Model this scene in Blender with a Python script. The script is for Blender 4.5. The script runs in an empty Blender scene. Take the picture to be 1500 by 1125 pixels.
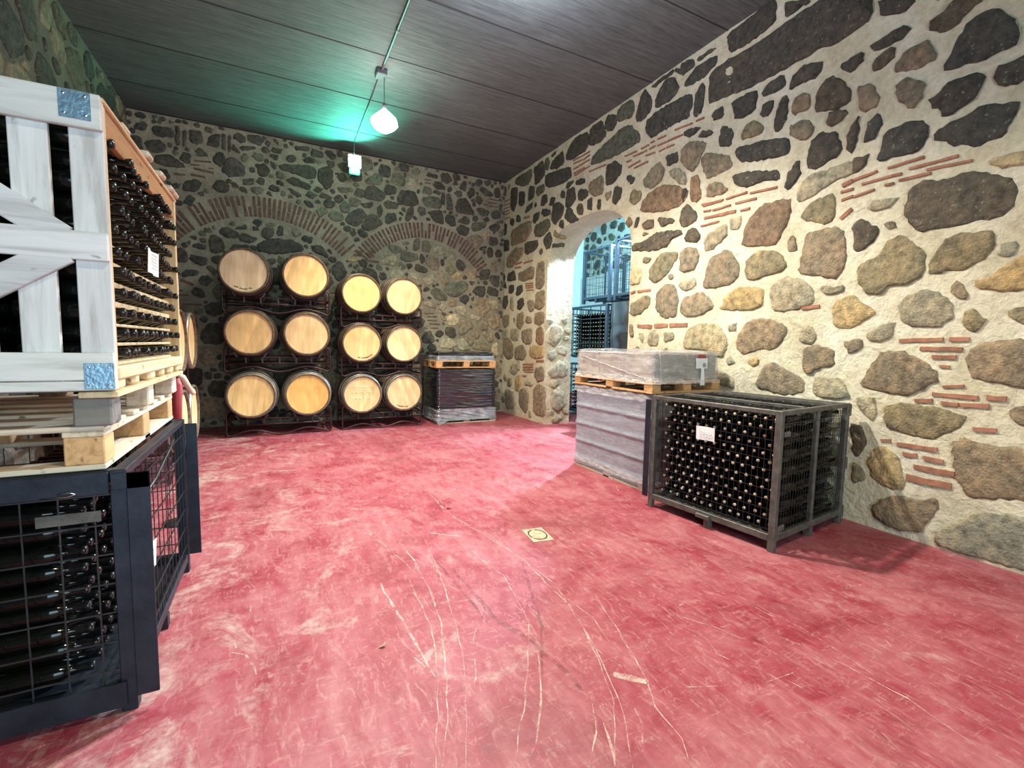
import bpy, math, random
import numpy as np
from mathutils import Vector, Matrix, noise

random.seed(11)
PI = math.pi
SC = bpy.context.scene
COL = SC.collection

# room extents (metres). X runs along the back wall, Y into the room, Z up
WX, LX, DY, HZ, FY = 4.385, -1.909, 9.0, 4.862, -3.2

STONES_R = '''d 217,427 192,412 201,410 215,414|d 222,396 198,398 197,392 203,389 219,390|D 219,375 216,383 206,385 205,379 212,374|b 203,367 198,375 186,378 179,367 180,362 188,362 199,365|D 181,390 176,392 170,396 162,394 153,388 161,386 167,380 175,380 181,385|d 172,353 165,368 161,378 148,378 142,372 136,360 136,351 140,350 150,350 164,351|d 143,332 142,338 130,340 129,325 140,326|b 228,366 219,363 213,350 214,345 222,345 226,352|b 201,354 195,357 184,348 184,340 190,333 198,344|d 179,333 171,337 168,342 155,340 150,336 155,324 168,318 170,322|d 219,318 219,331 212,338 210,329 213,321|d 210,300 206,309 205,321 194,322 182,320 178,308 182,300 190,300|d 172,306 169,310 157,313 148,316 132,311 135,301 137,293 152,292 164,298 172,304|t 141,277 135,278 124,279 124,270 137,272|D 228,308 216,306 222,298 228,298|d 382,452 381,419 357,417 334,415 306,415 271,414 267,416 254,412 236,415 227,416 225,432 261,454 297,454 327,453 359,455 372,454|d 361,482 358,462 340,460 310,463 309,483 315,486|d 299,477 297,461 287,462 273,461|d 244,391 228,394 227,386 234,383 238,384|d 234,317 233,330 227,341 226,332 228,317 230,314|y 234,183 230,189 220,192 213,186 202,178 212,173 220,166 232,169|b 224,153 212,156 211,148 219,145|u 329,254 324,275 310,290 282,289 280,277 291,251 304,251|o 269,269 262,280 242,283 240,262 250,260|t 400,156 396,167 381,174 352,172 341,153 346,138 356,139 367,145 398,146|u 482,327 479,338 466,346 446,350 425,343 407,332 406,326 415,318 440,318 458,321|g 214,263 210,268 194,267 199,262 205,262|D 224,252 219,256 207,246 206,239 218,230 222,233|b 201,249 195,249 194,244 198,245|D 187,258 184,271 177,274 166,271 154,273 141,268 130,262 128,254 129,244 137,239 151,239 167,238 177,239 184,246|o 217,215 211,220 202,223 200,231 191,238 183,231 175,222 174,209 177,202 185,200 196,201 197,195 208,194 214,202|o 168,205 168,214 162,223 161,228 152,230 138,229 136,222 140,212 148,207 159,207 166,205|b 156,192 153,198 148,190 147,186 151,186|g 132,213 130,220 126,220 125,216 127,211|y 143,196 133,198 130,204 119,210 117,189 127,189 140,192|g 185,180 182,187 174,192 163,190 155,180 155,171 161,166 176,167 183,172|o 146,168 145,176 142,176 136,168 141,163 145,163|o 126,174 116,177 115,166 120,169|g 208,160 198,167 189,169 191,159 198,155 204,156|b 208,118 202,132 196,145 183,146 172,141 163,134 159,126 165,121 173,115 182,113 192,114|b 143,141 140,149 134,153 114,155 112,124 118,126 130,128 138,129|o 189,102 178,105 156,104 142,101 144,93 160,81 174,84 187,87|b 118,106 111,114 110,101 114,100|b 145,80 139,84 127,81 108,84 106,51 135,44 142,60|D 212,83 207,83 202,72 204,60 210,58|y 197,52 194,66 186,68 178,60 176,50 173,46 174,38 184,37 193,43|o 209,51 202,45 200,39 208,35|t 211,106 198,108 196,96 198,89 206,96|b 191,18 181,29 161,33 152,37 152,28 160,9 174,6 188,10|g 150,11 143,15 128,33 105,39 102,3 115,3 136,3 148,3|d 424,483 410,481 405,472 423,471|d 417,458 403,467 376,468 374,459 393,453 415,454|d 402,478 378,477 377,474 399,474|d 403,419 401,438 393,447 389,439 391,417 399,413|d 376,406 364,410 361,398 372,398|d 351,406 346,409 323,407 325,391 332,387 346,390|d 316,401 310,408 295,408 295,396 314,398|d 288,392 286,401 276,406 260,401 264,391 277,394 284,392|d 301,359 300,371 295,386 289,386 290,366 296,357|d 317,380 315,391 304,388 308,378|b 284,367 283,379 275,382 269,378 270,367|D 261,362 262,379 251,386 242,376 235,364 237,357 247,356|D 251,347 250,355 236,351 239,345 246,343|d 364,368 363,388 349,378 350,364|o 337,365 334,376 324,378 314,368 317,362|b 287,358 270,356 263,348 269,339 282,346|d 343,354 340,357 308,353 289,348 284,333 307,335 337,342|d 266,314 266,329 258,340 244,334 239,322 242,315 259,311|d 393,388 390,394 375,388 378,384|d 416,398 412,404 390,398 404,394|b 386,359 381,365 353,354 347,341 363,338 378,338|d 344,328 338,330 316,325 294,319 293,311 315,316 327,313 339,320|d 286,300 284,312 274,323 274,309 283,299|g 274,286 274,295 266,305 248,305 228,306 227,296 252,293 260,286|u 400,322 401,345 390,343 386,318 394,316|b 377,317 377,329 363,329 350,317 364,316|d 414,336 406,332 413,320|g 344,284 332,284 332,274 342,274|g 377,258 377,273 350,282 348,269 366,258|D 406,277 395,286 385,276 387,270 401,272|b 375,217 369,246 346,253 330,233 333,220 345,215 371,215|o 321,219 322,238 307,245 289,240 281,228 285,223 303,220 312,217|b 279,241 279,254 275,254 272,240|b 266,219 264,237 263,253 239,254 232,248 229,235 230,215 236,210 252,216|y 351,189 343,204 328,211 302,207 302,189 323,188|g 292,196 293,208 280,215 265,211 255,202 252,190 263,186 278,184 290,186|g 246,203 237,201 228,203 229,198 238,196 243,198|g 340,171 331,174 332,166 338,166|b 328,149 327,159 319,173 302,177 286,172 275,166 280,157 287,147 303,147 320,140|g 261,154 260,166 251,167 248,158 251,153|b 256,127 258,146 247,150 233,146 232,133 243,132 249,126|g 340,133 336,137 329,132 336,128|y 314,134 306,137 301,133 309,129|b 302,108 296,127 286,133 274,125 256,118 257,106 273,104 290,106|g 246,110 244,123 223,120 217,106 240,105|g 355,108 352,124 330,114 329,105|d 605,462 604,480 575,480 565,456 579,451 603,455|d 567,474 561,482 544,475 542,464 551,456 564,464|G 541,470 539,481 512,481 505,468 511,459 538,464|d 501,452 496,468 487,484 474,464 474,451 491,445|d 473,481 437,484 436,480 469,477|d 465,452 464,463 450,476 436,473 427,458 437,450 457,450|d 433,482 412,473 423,470 431,478|d 480,431 477,441 460,444 425,444 408,443 407,428 412,417 433,418 471,417|G 598,424 593,436 570,442 530,451 515,450 495,431 492,420 515,418 546,420 574,421|d 414,397 416,403 392,399 397,396|b 418,379 414,385 405,387 382,378 388,368 396,354 404,355 417,369|d 442,382 440,384 426,382 425,371 439,372|d 561,384 561,410 543,411 527,400 529,390 547,382|d 638,408 636,412 616,410 614,403 629,404|b 601,398 570,401 567,374 586,375 601,383|d 630,385 629,396 605,386 611,378|d 514,378 511,382 498,373 505,369|b 482,366 469,375 456,380 445,369 453,355 468,353 477,358|g 439,363 423,364 410,351 409,341 418,343|d 543,355 541,376 524,368 527,357 537,351|o 507,346 502,360 485,352 486,342 496,339|b 561,370 549,372 551,364 558,360|u 514,317 507,325 501,316 504,312|d 495,308 493,319 487,319 489,309|D 481,309 470,313 460,310 460,301 472,302|D 452,312 427,304 426,300 446,299|D 414,294 414,310 404,315 391,301 392,293 406,291|D 406,278 401,285 393,286 384,276 388,270 403,273|D 499,286 474,287 453,292 417,288 410,283 428,280 432,274 455,272 499,277|b 477,297 469,296 470,294 477,294|o 476,259 474,265 462,262 467,257|o 460,236 461,247 446,264 418,263 417,257 428,243 440,234 452,231|b 412,241 412,261 402,265 389,261 385,249 390,240 403,238|t 501,241 500,252 486,254 478,244 484,233 499,232|b 430,234 425,237 422,233 425,231|g 410,220 408,226 389,227 387,219 401,214|b 449,199 446,216 434,223 420,223 413,206 415,186 432,183 442,190|b 406,190 405,205 378,210 369,204 361,192 378,186 399,185|o 496,192 494,206 483,208 470,215 459,211 461,200 479,191|b 498,174 493,178 489,164 494,158|g 478,164 471,164 469,154 473,153|g 459,150 457,164 448,168 442,160 444,149|g 433,164 418,165 418,156 430,154|d 912,462 909,478 896,476 896,461|d 870,437 868,466 841,459 846,431 857,417 869,427|d 837,426 835,449 813,443 815,423 823,420|d 798,422 797,449 776,443 776,425|G 854,473 842,480 804,478 788,480 788,465 803,455 819,457 848,468|d 774,452 775,476 746,479 736,454 757,446 772,446|G 766,430 764,439 737,436 737,424 760,422|G 739,472 730,480 721,470 725,458 736,461|d 717,479 704,482 704,476 714,476|d 716,455 712,467 681,475 675,453 694,451|d 733,437 729,450 657,442 652,424 676,420 723,426|d 670,462 659,475 640,481 611,478 610,459 617,452 650,451 666,454|d 844,394 842,407 830,401 827,390|d 874,395 869,406 853,399 859,389|d 808,404 801,412 780,416 785,406 803,403|d 912,381 907,404 890,399 892,380 905,378|d 908,350 909,369 879,364 878,343 904,345|b 869,351 868,380 821,384 786,382 783,363 803,350 848,350|G 772,358 768,370 720,372 715,356 742,345 767,350|d 778,379 774,391 754,391 758,380 771,374|d 747,387 742,394 717,386 716,378 735,380|d 747,401 743,417 729,414 726,403 738,399|d 719,394 713,405 702,403 706,393|d 683,400 679,409 671,404 672,395|d 665,376 663,404 644,404 637,386 646,378|d 629,381 628,396 606,388 606,380 620,378|d 710,378 704,392 687,391 672,378 677,366 700,357 709,366|d 667,361 663,373 650,372 641,359 630,351 648,349 660,354|D 634,368 625,374 616,364 619,356 628,358|d 605,361 604,374 595,373 593,356|d 579,355 578,366 573,365 572,350|d 665,408 662,416 644,415 652,410|d 638,407 636,412 616,409 618,404|d 808,330 803,344 762,342 756,331 771,324 799,322|d 737,335 733,341 715,347 707,334 709,327 713,321 725,319|d 705,325 671,320 670,314 704,319|b 886,310 884,329 848,342 814,337 819,324 858,306|d 684,350 683,359 672,358 672,345|b 703,337 699,348 688,339 665,330 667,326|b 832,277 830,291 771,295 770,273 811,272|d 882,283 879,295 849,297 842,278 875,279|d 903,288 900,297 893,290 897,278|d 899,269 892,281 885,265|b 758,255 758,298 732,299 730,257 748,251|b 762,217 758,244 729,247 728,218 746,214|b 794,228 785,233 768,229 765,215 782,210|d 874,256 871,270 851,268 851,256 867,253|d 841,249 835,263 816,265 813,252 834,245|d 902,229 900,248 881,249 877,234 890,221|g 866,221 864,245 854,244 849,217|d 833,219 831,236 812,239 806,226 821,217|b 835,184 833,207 808,212 804,191 819,177|b 899,192 897,207 869,209 871,188 892,182|b 798,191 793,202 775,199 775,188|b 761,187 759,206 730,207 728,189 744,183|g 902,160 901,179 874,179 884,160|g 863,160 861,178 825,178 827,157 843,154|b 812,157 810,174 772,179 773,151 793,148|u 756,154 755,176 739,181 728,170 730,150 743,149|b 897,129 895,154 874,162 849,145 848,121 872,117|b 838,118 836,139 811,147 792,131 804,116|y 781,126 778,143 737,146 725,138 726,125 763,121|g 860,90 848,109 822,113 818,98 840,85|y 836,55 834,76 815,87 811,69 823,53|b 873,58 870,74 853,75 856,59|b 756,88 754,102 730,106 723,95 724,82 745,78|g 878,16 880,51 846,51 841,15 871,8|b 818,24 817,54 795,59 780,49 782,23 790,10|b 758,14 760,59 744,72 721,69 718,15|g 796,70 784,80 761,71 772,67'''
BRICKS_R = '''202,292,179,293,2 188,287,159,287,2 177,283,151,281,2 227,290,209,292,2 220,285,192,285,2 203,279,197,279,2 194,280,174,280,2 226,276,210,278,2 185,155,157,156,3 154,156,143,156,3 171,149,146,149,3 163,143,149,143,3 158,136,152,136,2 155,121,143,123,2 161,115,135,115,3 171,109,160,110,3 155,109,145,109,3 144,109,129,110,3 131,116,121,116,3 136,93,124,94,3 191,74,184,75,2 180,73,154,74,3 175,66,166,67,3 162,66,150,66,3 168,58,143,58,4 172,48,144,49,5 352,308,326,308,2 323,306,294,304,2 340,300,315,299,2 384,310,355,308,2 235,288,227,290,3 236,283,226,283,2 235,276,226,277,2 369,300,345,300,2 380,294,338,292,3 333,291,322,291,2 384,286,359,286,2 235,260,226,267,3 262,185,246,186,3 381,302,371,301,2 520,410,497,409,2 489,409,474,409,2 471,410,464,410,2 458,410,444,409,2 430,410,404,408,2 399,408,387,407,2 516,401,507,401,2 503,404,477,403,2 473,403,462,403,2 458,402,443,401,2 442,401,417,400,2 513,393,489,394,2 479,397,462,395,2 455,394,445,394,2 443,394,430,393,2 501,388,474,388,2 604,416,562,413,2 498,220,489,222,3 484,221,459,221,3 482,175,454,173,5 450,174,427,174,5 424,174,396,174,5 382,308,356,308,2 648,447,603,446,2 647,442,623,440,2 620,439,602,441,2 647,433,602,434,2 645,426,616,426,2 644,422,602,424,2 909,448,876,446,2 909,441,876,438,2 909,434,876,431,2 908,427,876,425,2 908,421,875,419,2 908,413,875,410,2 813,394,792,392,4 812,307,775,307,3 847,310,818,310,3 846,302,823,301,3 806,108,763,110,3 806,102,762,105,3 806,97,762,100,3 800,93,762,95,2 806,85,790,85,3 802,266,770,264,2 801,262,770,260,2 801,258,770,256,2 798,253,769,251,2 752,116,724,118,4'''
STONES_B = '''d -159,461 -156,467 -137,468 -135,457 -152,455 -158,459|d -169,438 -166,443 -151,447 -146,439 -149,432 -161,429|d -160,416 -155,425 -140,427 -125,418 -122,413 -145,412|d -185,445 -176,447 -173,431 -183,431|d -112,458 -112,470 -99,472 -97,456 -108,453|d -90,454 -86,466 -74,473 -75,455|d -105,440 -100,446 -91,437 -102,436|d -126,426 -121,435 -113,433 -116,421 -121,422|d -82,435 -74,445 -67,438 -73,424 -80,428|d -70,418 -64,435 -54,440 -41,430 -41,416 -60,411|d -125,379 -119,391 -106,397 -101,390 -110,380|d -103,368 -98,373 -84,370 -95,361|d -124,361 -117,371 -111,366 -116,356|d -55,454 -54,462 -45,450|d -45,460 -24,464 -26,460 -42,455|d -41,402 -40,409 -28,412 -29,404|d -76,320 -72,326 -64,327 -53,321 -54,315 -64,314 -73,316|d -57,328 -41,336 -42,329|d -131,447 -131,471 -127,472 -127,448|d -122,447 -121,467 -118,468 -119,448|d -70,452 -70,473 -66,474 -66,453|d -62,450 -61,473 -58,474 -59,451|d 13,443 56,449 67,445 66,432 56,428 37,433 14,435|d 73,446 88,453 96,446 95,427 85,415 73,431|d 23,418 33,425 59,417 55,409 36,413|d 1,438 0,445 6,441 5,434|d 2,463 3,468 15,468 13,462|d 38,477 57,481 58,475 39,472|d 62,472 66,478 80,476 79,468 64,467|d 88,463 99,463 96,455 90,455|d -5,400 1,406 11,404 6,398|d 26,403 29,405 43,398 38,394|d 65,411 71,414 79,413 73,408|d 52,399 57,405 69,402 61,396|d 73,400 81,407 95,402 89,398|d 82,389 85,395 98,394 95,385 87,384|d 38,380 45,389 57,383 53,372 43,375|d 98,400 105,407 113,403 107,394|G 124,400 128,407 143,403 136,393 128,394|G 108,387 113,396 125,394 122,382 113,380|G 133,412 137,423 148,423 146,411|d 150,413 156,429 169,433 187,421 180,411 158,410|d 187,430 191,439 207,439 205,426 191,424|d 117,367 128,381 143,389 153,378 136,358 123,361|G 90,369 95,377 109,376 112,366 98,362|d 146,399 164,404 162,395 151,393|d 146,362 158,379 171,381 182,367 158,353 147,356|d 174,394 180,402 182,387 176,379|d 189,372 191,386 205,390 207,379 193,370|G 88,352 98,358 123,350 125,340 110,338 94,342|d 139,350 147,353 154,346 151,339 142,342|d -17,324 -12,335 -1,334 -1,324 -10,318|d 7,327 8,340 15,338 14,327|d 44,322 50,328 60,328 58,318|d -21,308 -3,317 25,319 42,313 44,303 0,294 -22,296|d 60,313 74,314 85,303 84,296 63,305|g 179,306 188,314 207,311 207,295 184,293|G 154,441 171,457 182,451 178,439 158,436|d 178,463 182,475 196,471 194,455 182,455|G 105,420 124,423 130,418 111,414|G 70,375 80,383 86,375 76,367|y 120,294 127,301 136,300 133,293|G 185,432 192,440 212,438 211,425 194,421|d 213,418 219,433 242,436 250,417 238,409 214,410|d 187,406 192,411 212,409 208,400 192,397|d 189,372 192,388 201,393 211,380 196,371|d 227,384 231,401 240,406 240,395 233,380|G 259,421 264,428 289,433 295,422 294,412 269,413|d 270,402 296,408 300,395 300,383 284,388|G 201,448 203,461 215,463 224,454 221,442 208,446|g 231,448 235,460 250,463 247,447|G 260,437 264,448 276,447 276,436|d 282,455 286,461 296,462 305,450 288,450|d 281,441 286,445 296,443 291,439|d 269,471 272,476 288,474 287,468|d 310,452 316,458 320,453 314,448|d 297,425 298,440 304,440 304,421|d 310,413 309,440 316,442 322,417|d 335,459 344,472 350,471 348,455|d 380,462 387,468 407,459 407,454 393,454|d 414,460 415,470 424,472 426,457 418,454|d 329,420 334,435 350,439 366,416 364,410 332,411|d 332,392 348,403 357,398 353,390|d 374,422 380,426 399,423 399,415 385,411|d 407,417 416,426 427,422 424,412 410,410|G 363,384 366,394 394,398 391,388 369,378|d 331,377 340,386 356,381 351,368 338,369|d 388,404 396,409 402,404 394,400|b 354,356 359,365 378,371 389,360 370,343|d 404,357 405,370 419,369 422,359 408,354|d 375,334 379,343 389,343 390,331 381,327|d 399,339 403,347 410,345 410,331 402,330|b 387,375 405,377 400,364 391,368|G 194,326 196,331 217,328 214,321 203,318|G 182,293 182,311 196,315 207,309 207,294|G 218,308 221,322 247,318 250,309 228,303|G 241,329 245,346 253,347 252,332 246,325|G 260,326 261,343 269,346 275,338 274,327|g 284,329 287,341 302,336 309,327 294,323|g 312,322 314,335 328,329 328,319 317,316|d 246,292 250,300 269,291 264,285 250,287|b 269,306 277,316 292,313 292,294 279,293|d 297,311 302,314 304,305 299,303|o 307,296 315,311 329,295 317,287|d 330,307 335,318 350,307 344,295 333,300|g 196,274 203,288 221,283 220,272 203,268|g 236,275 240,282 251,279 248,270|g 261,272 282,284 288,272 272,263|b 292,285 299,292 314,272 305,265 297,275|y 321,280 333,291 344,289 338,279|b 354,292 360,300 374,302 373,284 360,283|d 382,285 385,300 404,302 401,284 384,282|d 387,315 395,324 405,320 398,309|b 408,302 409,317 417,321 420,301|d 405,282 409,290 426,291 425,270 415,271|G 279,245 281,253 293,254 310,240 308,234 289,234|G 306,255 310,263 345,274 355,268 352,258 331,243 312,246|d 340,236 341,242 354,246 357,237 350,229|b 314,226 316,236 328,235 329,225 318,222|b 265,222 267,229 285,226 284,217|d 369,255 376,265 393,267 393,251 385,246 371,252|d 400,256 403,268 424,261 423,249 405,252|d 358,274 370,275 364,269|d 391,277 398,278 398,272 392,272|d 365,241 370,244 367,236|b 370,223 374,238 387,244 400,239 407,223 392,205 376,212|g 404,237 423,239 427,224 414,221|g 329,213 333,221 350,223 352,204 342,206|b 338,166 338,192 346,198 361,197 368,181 350,170|g 363,201 365,207 385,202 379,194|b 380,183 388,196 401,194 401,180 392,176|b 406,186 408,203 419,210 426,204 428,187 417,180|d 308,171 312,179 325,177 330,164 321,160 310,165|t 314,201 331,205 335,192 325,183 314,187|b 366,165 368,171 379,173 382,163 375,157|b 353,154 355,162 368,152 364,143|b 390,167 399,172 413,168 414,156 406,151|d 420,164 424,172 431,162 427,159|d 260,154 266,166 276,170 284,155 282,149 264,148|b 370,136 375,146 388,151 406,143 407,132|g 332,140 336,154 348,156 362,136 344,134|g 296,145 300,155 321,154 325,146 332,142 319,136 300,138|g 414,130 416,145 427,150 428,120|d 272,137 276,145 284,143 289,133 276,131|g 294,217 302,224 308,220 302,214|d -91,289 -91,309 -84,313 -74,305 -73,291 -86,287|d -62,294 -57,302 -38,303 -41,296 -56,291|d -137,271 -137,283 -129,287 -124,281 -125,270 -131,268|d -119,272 -116,279 -98,276 -99,267 -108,266|d -108,238 -103,246 -97,247 -91,241 -100,232|d -97,261 -91,264 -84,257 -87,251|d -90,277 -81,281 -73,274 -76,269 -85,271|d -118,220 -113,227 -104,223 -102,214 -112,215|d -49,314 -44,320 -25,316 -33,309 -45,310|d -115,293 -108,298 -98,296 -102,290|d -130,247 -124,255 -108,254 -115,248 -128,245'''
BRICKS_B = '''401,448,421,447,2 398,440,421,441,2 388,435,399,435,2 401,433,421,434,2 264,463,276,463,2 264,457,276,457,2 264,205,282,206,2 270,199,290,200,2 270,192,289,192,2 274,185,296,185,2 276,177,292,177,2 -133,239,-116,232,4 -140,215,-123,215,2 -140,222,-130,222,2 -132,201,-105,201,2 -109,426,-86,428,2 -114,419,-102,420,2 -110,414,-83,412,3 -114,404,-95,403,3 -135,401,-121,402,3 -90,418,-83,418,2'''
SCRATCHES = '''L7 1.30,4.27 1.29,3.83 1.31,3.54 1.41,3.02 1.47,2.66 1.45,2.35 1.44,2.04 1.36,1.73 1.28,1.49 1.20,1.30 1.07,1.11|L6 1.42,3.16 1.46,2.70 1.49,2.28 1.40,1.88 1.31,1.61 1.21,1.38 1.02,1.14|L5 0.96,3.29 0.89,2.66 0.80,2.13 0.72,1.81 0.64,1.58 0.55,1.36|L14 0.53,2.73 0.55,2.42 0.57,2.13 0.59,1.82|L7 0.79,3.04 0.78,2.52 0.73,2.16 0.63,1.80 0.54,1.53 0.48,1.40|L9 1.26,2.13 1.20,1.94 1.15,1.83|L6 1.64,2.07 1.55,1.77 1.44,1.46 1.34,1.28 1.32,1.12 1.26,1.02|L9 -0.22,2.40 -0.16,2.34 -0.12,2.25 -0.11,2.18|L32 1.31,1.50 1.41,1.39|L6 1.15,1.99 1.01,1.75 0.88,1.54 0.78,1.41 0.70,1.29|L8 0.89,2.08 0.82,1.96|L5 0.56,3.63 0.67,3.22 0.76,2.77|L7 1.07,1.75 0.94,1.51 0.82,1.34 0.77,1.30|L9 1.26,1.31 1.23,1.23 1.18,1.17|L5 1.54,1.30 1.69,1.24|L5 1.34,1.74 1.35,1.61 1.38,1.52|L6 0.79,1.86 0.75,1.75 0.71,1.69|L9 1.10,1.31 1.05,1.19 1.02,1.14|L5 -0.15,4.11 0.11,4.04 0.32,3.90|L16 1.03,3.32 1.21,3.17|L6 0.70,2.70 0.68,2.18 0.60,1.82 0.46,1.41|L5 1.17,3.06 1.25,2.49 1.15,1.96|L7 1.28,4.28 1.30,3.98 1.27,3.69|L6 0.78,3.23 0.80,2.81|L5 1.91,1.74 2.02,1.54 2.08,1.38|L5 1.85,1.40 1.87,1.34|L5 1.46,2.16 1.49,1.90 1.44,1.69|D30 0.99,2.72 1.01,2.09 1.09,1.85 1.13,1.59 1.13,1.42|D18 1.45,2.62 1.29,2.19 1.20,1.94 1.01,1.62|D16 0.93,2.85 0.95,2.36 0.96,2.04|L6 2.33,1.10 2.34,0.84 2.29,0.60|L4 2.44,1.42 2.42,1.22 2.37,0.96|L5 0.93,1.18 1.05,1.28 1.13,1.42'''
# ------------------------------------------------------------------ helpers
class MB:
    """collects shapes that become one mesh object"""
    def __init__(s):
        s.v = []; s.f = []; s.m = []; s.c = []; s.col = (1, 1, 1); s.mi = 0; s.sm = []; s.smooth = False

    def add(s, vs, fs):
        b = len(s.v)
        s.v += [tuple(p) for p in vs]
        s.c += [s.col] * len(vs)
        for f in fs:
            s.f.append(tuple(i + b for i in f)); s.m.append(s.mi); s.sm.append(s.smooth)

    def box(s, x0, x1, y0, y1, z0, z1, bev=0.0, M=None):
        if x1 < x0: x0, x1 = x1, x0
        if y1 < y0: y0, y1 = y1, y0
        if z1 < z0: z0, z1 = z1, z0
        b = min(bev, (x1 - x0) * .3, (y1 - y0) * .3, (z1 - z0) * .3)
        if b <= 0:
            vs = [Vector((x, y, z)) for z in (z0, z1) for y in (y0, y1) for x in (x0, x1)]
            fs = [(0, 2, 3, 1), (4, 5, 7, 6), (0, 1, 5, 4), (2, 6, 7, 3), (0, 4, 6, 2), (1, 3, 7, 5)]
        else:
            vs = []; idx = {}
            X = (x0, x1); Y = (y0, y1); Z = (z0, z1)
            for i in (0, 1):
                for j in (0, 1):
                    for k in (0, 1):
                        sx, sy, sz = (1 - 2 * i), (1 - 2 * j), (1 - 2 * k)
                        idx[i, j, k, 'x'] = len(vs); vs.append(Vector((X[i], Y[j] + sy * b, Z[k] + sz * b)))
                        idx[i, j, k, 'y'] = len(vs); vs.append(Vector((X[i] + sx * b, Y[j], Z[k] + sz * b)))
                        idx[i, j, k, 'z'] = len(vs); vs.append(Vector((X[i] + sx * b, Y[j] + sy * b, Z[k])))
            I = idx
            fs = []
            for a in (0, 1):
                fs.append([I[a, 0, 0, 'x'], I[a, 1, 0, 'x'], I[a, 1, 1, 'x'], I[a, 0, 1, 'x']])
                fs.append([I[0, a, 0, 'y'], I[1, a, 0, 'y'], I[1, a, 1, 'y'], I[0, a, 1, 'y']])
                fs.append([I[0, 0, a, 'z'], I[1, 0, a, 'z'], I[1, 1, a, 'z'], I[0, 1, a, 'z']])
                for c in (0, 1):
                    fs.append([I[a, c, 0, 'x'], I[a, c, 1, 'x'], I[a, c, 1, 'y'], I[a, c, 0, 'y']])
                    fs.append([I[a, 0, c, 'x'], I[a, 1, c, 'x'], I[a, 1, c, 'z'], I[a, 0, c, 'z']])
                    fs.append([I[0, a, c, 'y'], I[1, a, c, 'y'], I[1, a, c, 'z'], I[0, a, c, 'z']])
            for i in (0, 1):
                for j in (0, 1):
                    for k in (0, 1):
                        fs.append([I[i, j, k, 'x'], I[i, j, k, 'y'], I[i, j, k, 'z']])
            cen = Vector(((x0 + x1) / 2, (y0 + y1) / 2, (z0 + z1) / 2))
            o = []
            for f in fs:
                p = [vs[q] for q in f]; n = (p[1] - p[0]).cross(p[2] - p[0])
                fc = sum(p, Vector()) / len(p)
                o.append(tuple(f) if n.dot(fc - cen) > 0 else tuple(reversed(f)))
            fs = o
        if M is not None: vs = [M @ p for p in vs]
        s.add(vs, fs)

    def bar(s, a, b, w, h=None, up=(0, 0, 1), bev=0.0):
        """rectangular bar from a to b"""
        h = h or w
        a = Vector(a); b = Vector(b); d = b - a; L = d.length
        z = d.normalized(); u = Vector(up)
        if abs(z.dot(u)) > .95: u = Vector((1, 0, 0)) if abs(z.x) < .9 else Vector((0, 1, 0))
        x = z.cross(u).normalized(); y = x.cross(z).normalized()
        M = Matrix(((x.x, z.x, y.x, a.x), (x.y, z.y, y.y, a.y), (x.z, z.z, y.z, a.z), (0, 0, 0, 1)))
        s.box(-w / 2, w / 2, 0, L, -h / 2, h / 2, bev, M)

    def tube(s, pts, r, n=8, cap=True, closed=False):
        pts = [Vector(p) for p in pts]; N = len(pts); rs = r if isinstance(r, (list, tuple)) else [r] * N
        rings = []; prev = None
        for i, p in enumerate(pts):
            if closed: t = (pts[(i + 1) % N] - pts[i - 1]).normalized()
            else: t = (pts[min(i + 1, N - 1)] - pts[max(i - 1, 0)]).normalized()
            if prev is None:
                a = Vector((0, 0, 1)) if abs(t.z) < .9 else Vector((1, 0, 0))
                u = t.cross(a).normalized()
            else:
                u = (prev - t * prev.dot(t)).normalized()
            prev = u; w = t.cross(u)
            rings.append([p + (u * math.cos(2 * PI * k / n) + w * math.sin(2 * PI * k / n)) * rs[i] for k in range(n)])
        vs = [q for R in rings for q in R]; fs = []
        for i in range(N if closed else N - 1):
            j = (i + 1) % N
            for k in range(n):
                l = (k + 1) % n
                fs.append((i * n + k, i * n + l, j * n + l, j * n + k))
        if cap and not closed:
            fs.append(tuple(reversed(range(n)))); fs.append(tuple((N - 1) * n + k for k in range(n)))
        sm = s.smooth; s.smooth = True; s.add(vs, fs); s.smooth = sm

    def lathe(s, prof, n=32, axis='z', M=None, smooth=True):
        """prof: list of (radius, height); closes at radius 0"""
        vs = []; fs = []; rings = []
        for r, h in prof:
            if r < 1e-6:
                rings.append([len(vs)]); vs.append((0, 0, h))
            else:
                b = len(vs); rings.append(list(range(b, b + n)))
                vs += [(r * math.cos(2 * PI * k / n), r * math.sin(2 * PI * k / n), h) for k in range(n)]
        for A, B in zip(rings, rings[1:]):
            if len(A) == 1 and len(B) == 1: continue
            for k in range(n):
                l = (k + 1) % n
                if len(A) == 1: fs.append((A[0], B[l], B[k]))
                elif len(B) == 1: fs.append((A[k], A[l], B[0]))
                else: fs.append((A[k], A[l], B[l], B[k]))
        V = []
        for x, y, z in vs:
            p = Vector((x, y, z))
            if axis == 'x': p = Vector((z, x, y))
            elif axis == 'y': p = Vector((y, z, x))
            V.append(M @ p if M is not None else p)
        sm = s.smooth; s.smooth = smooth; s.add(V, fs); s.smooth = sm

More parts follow.
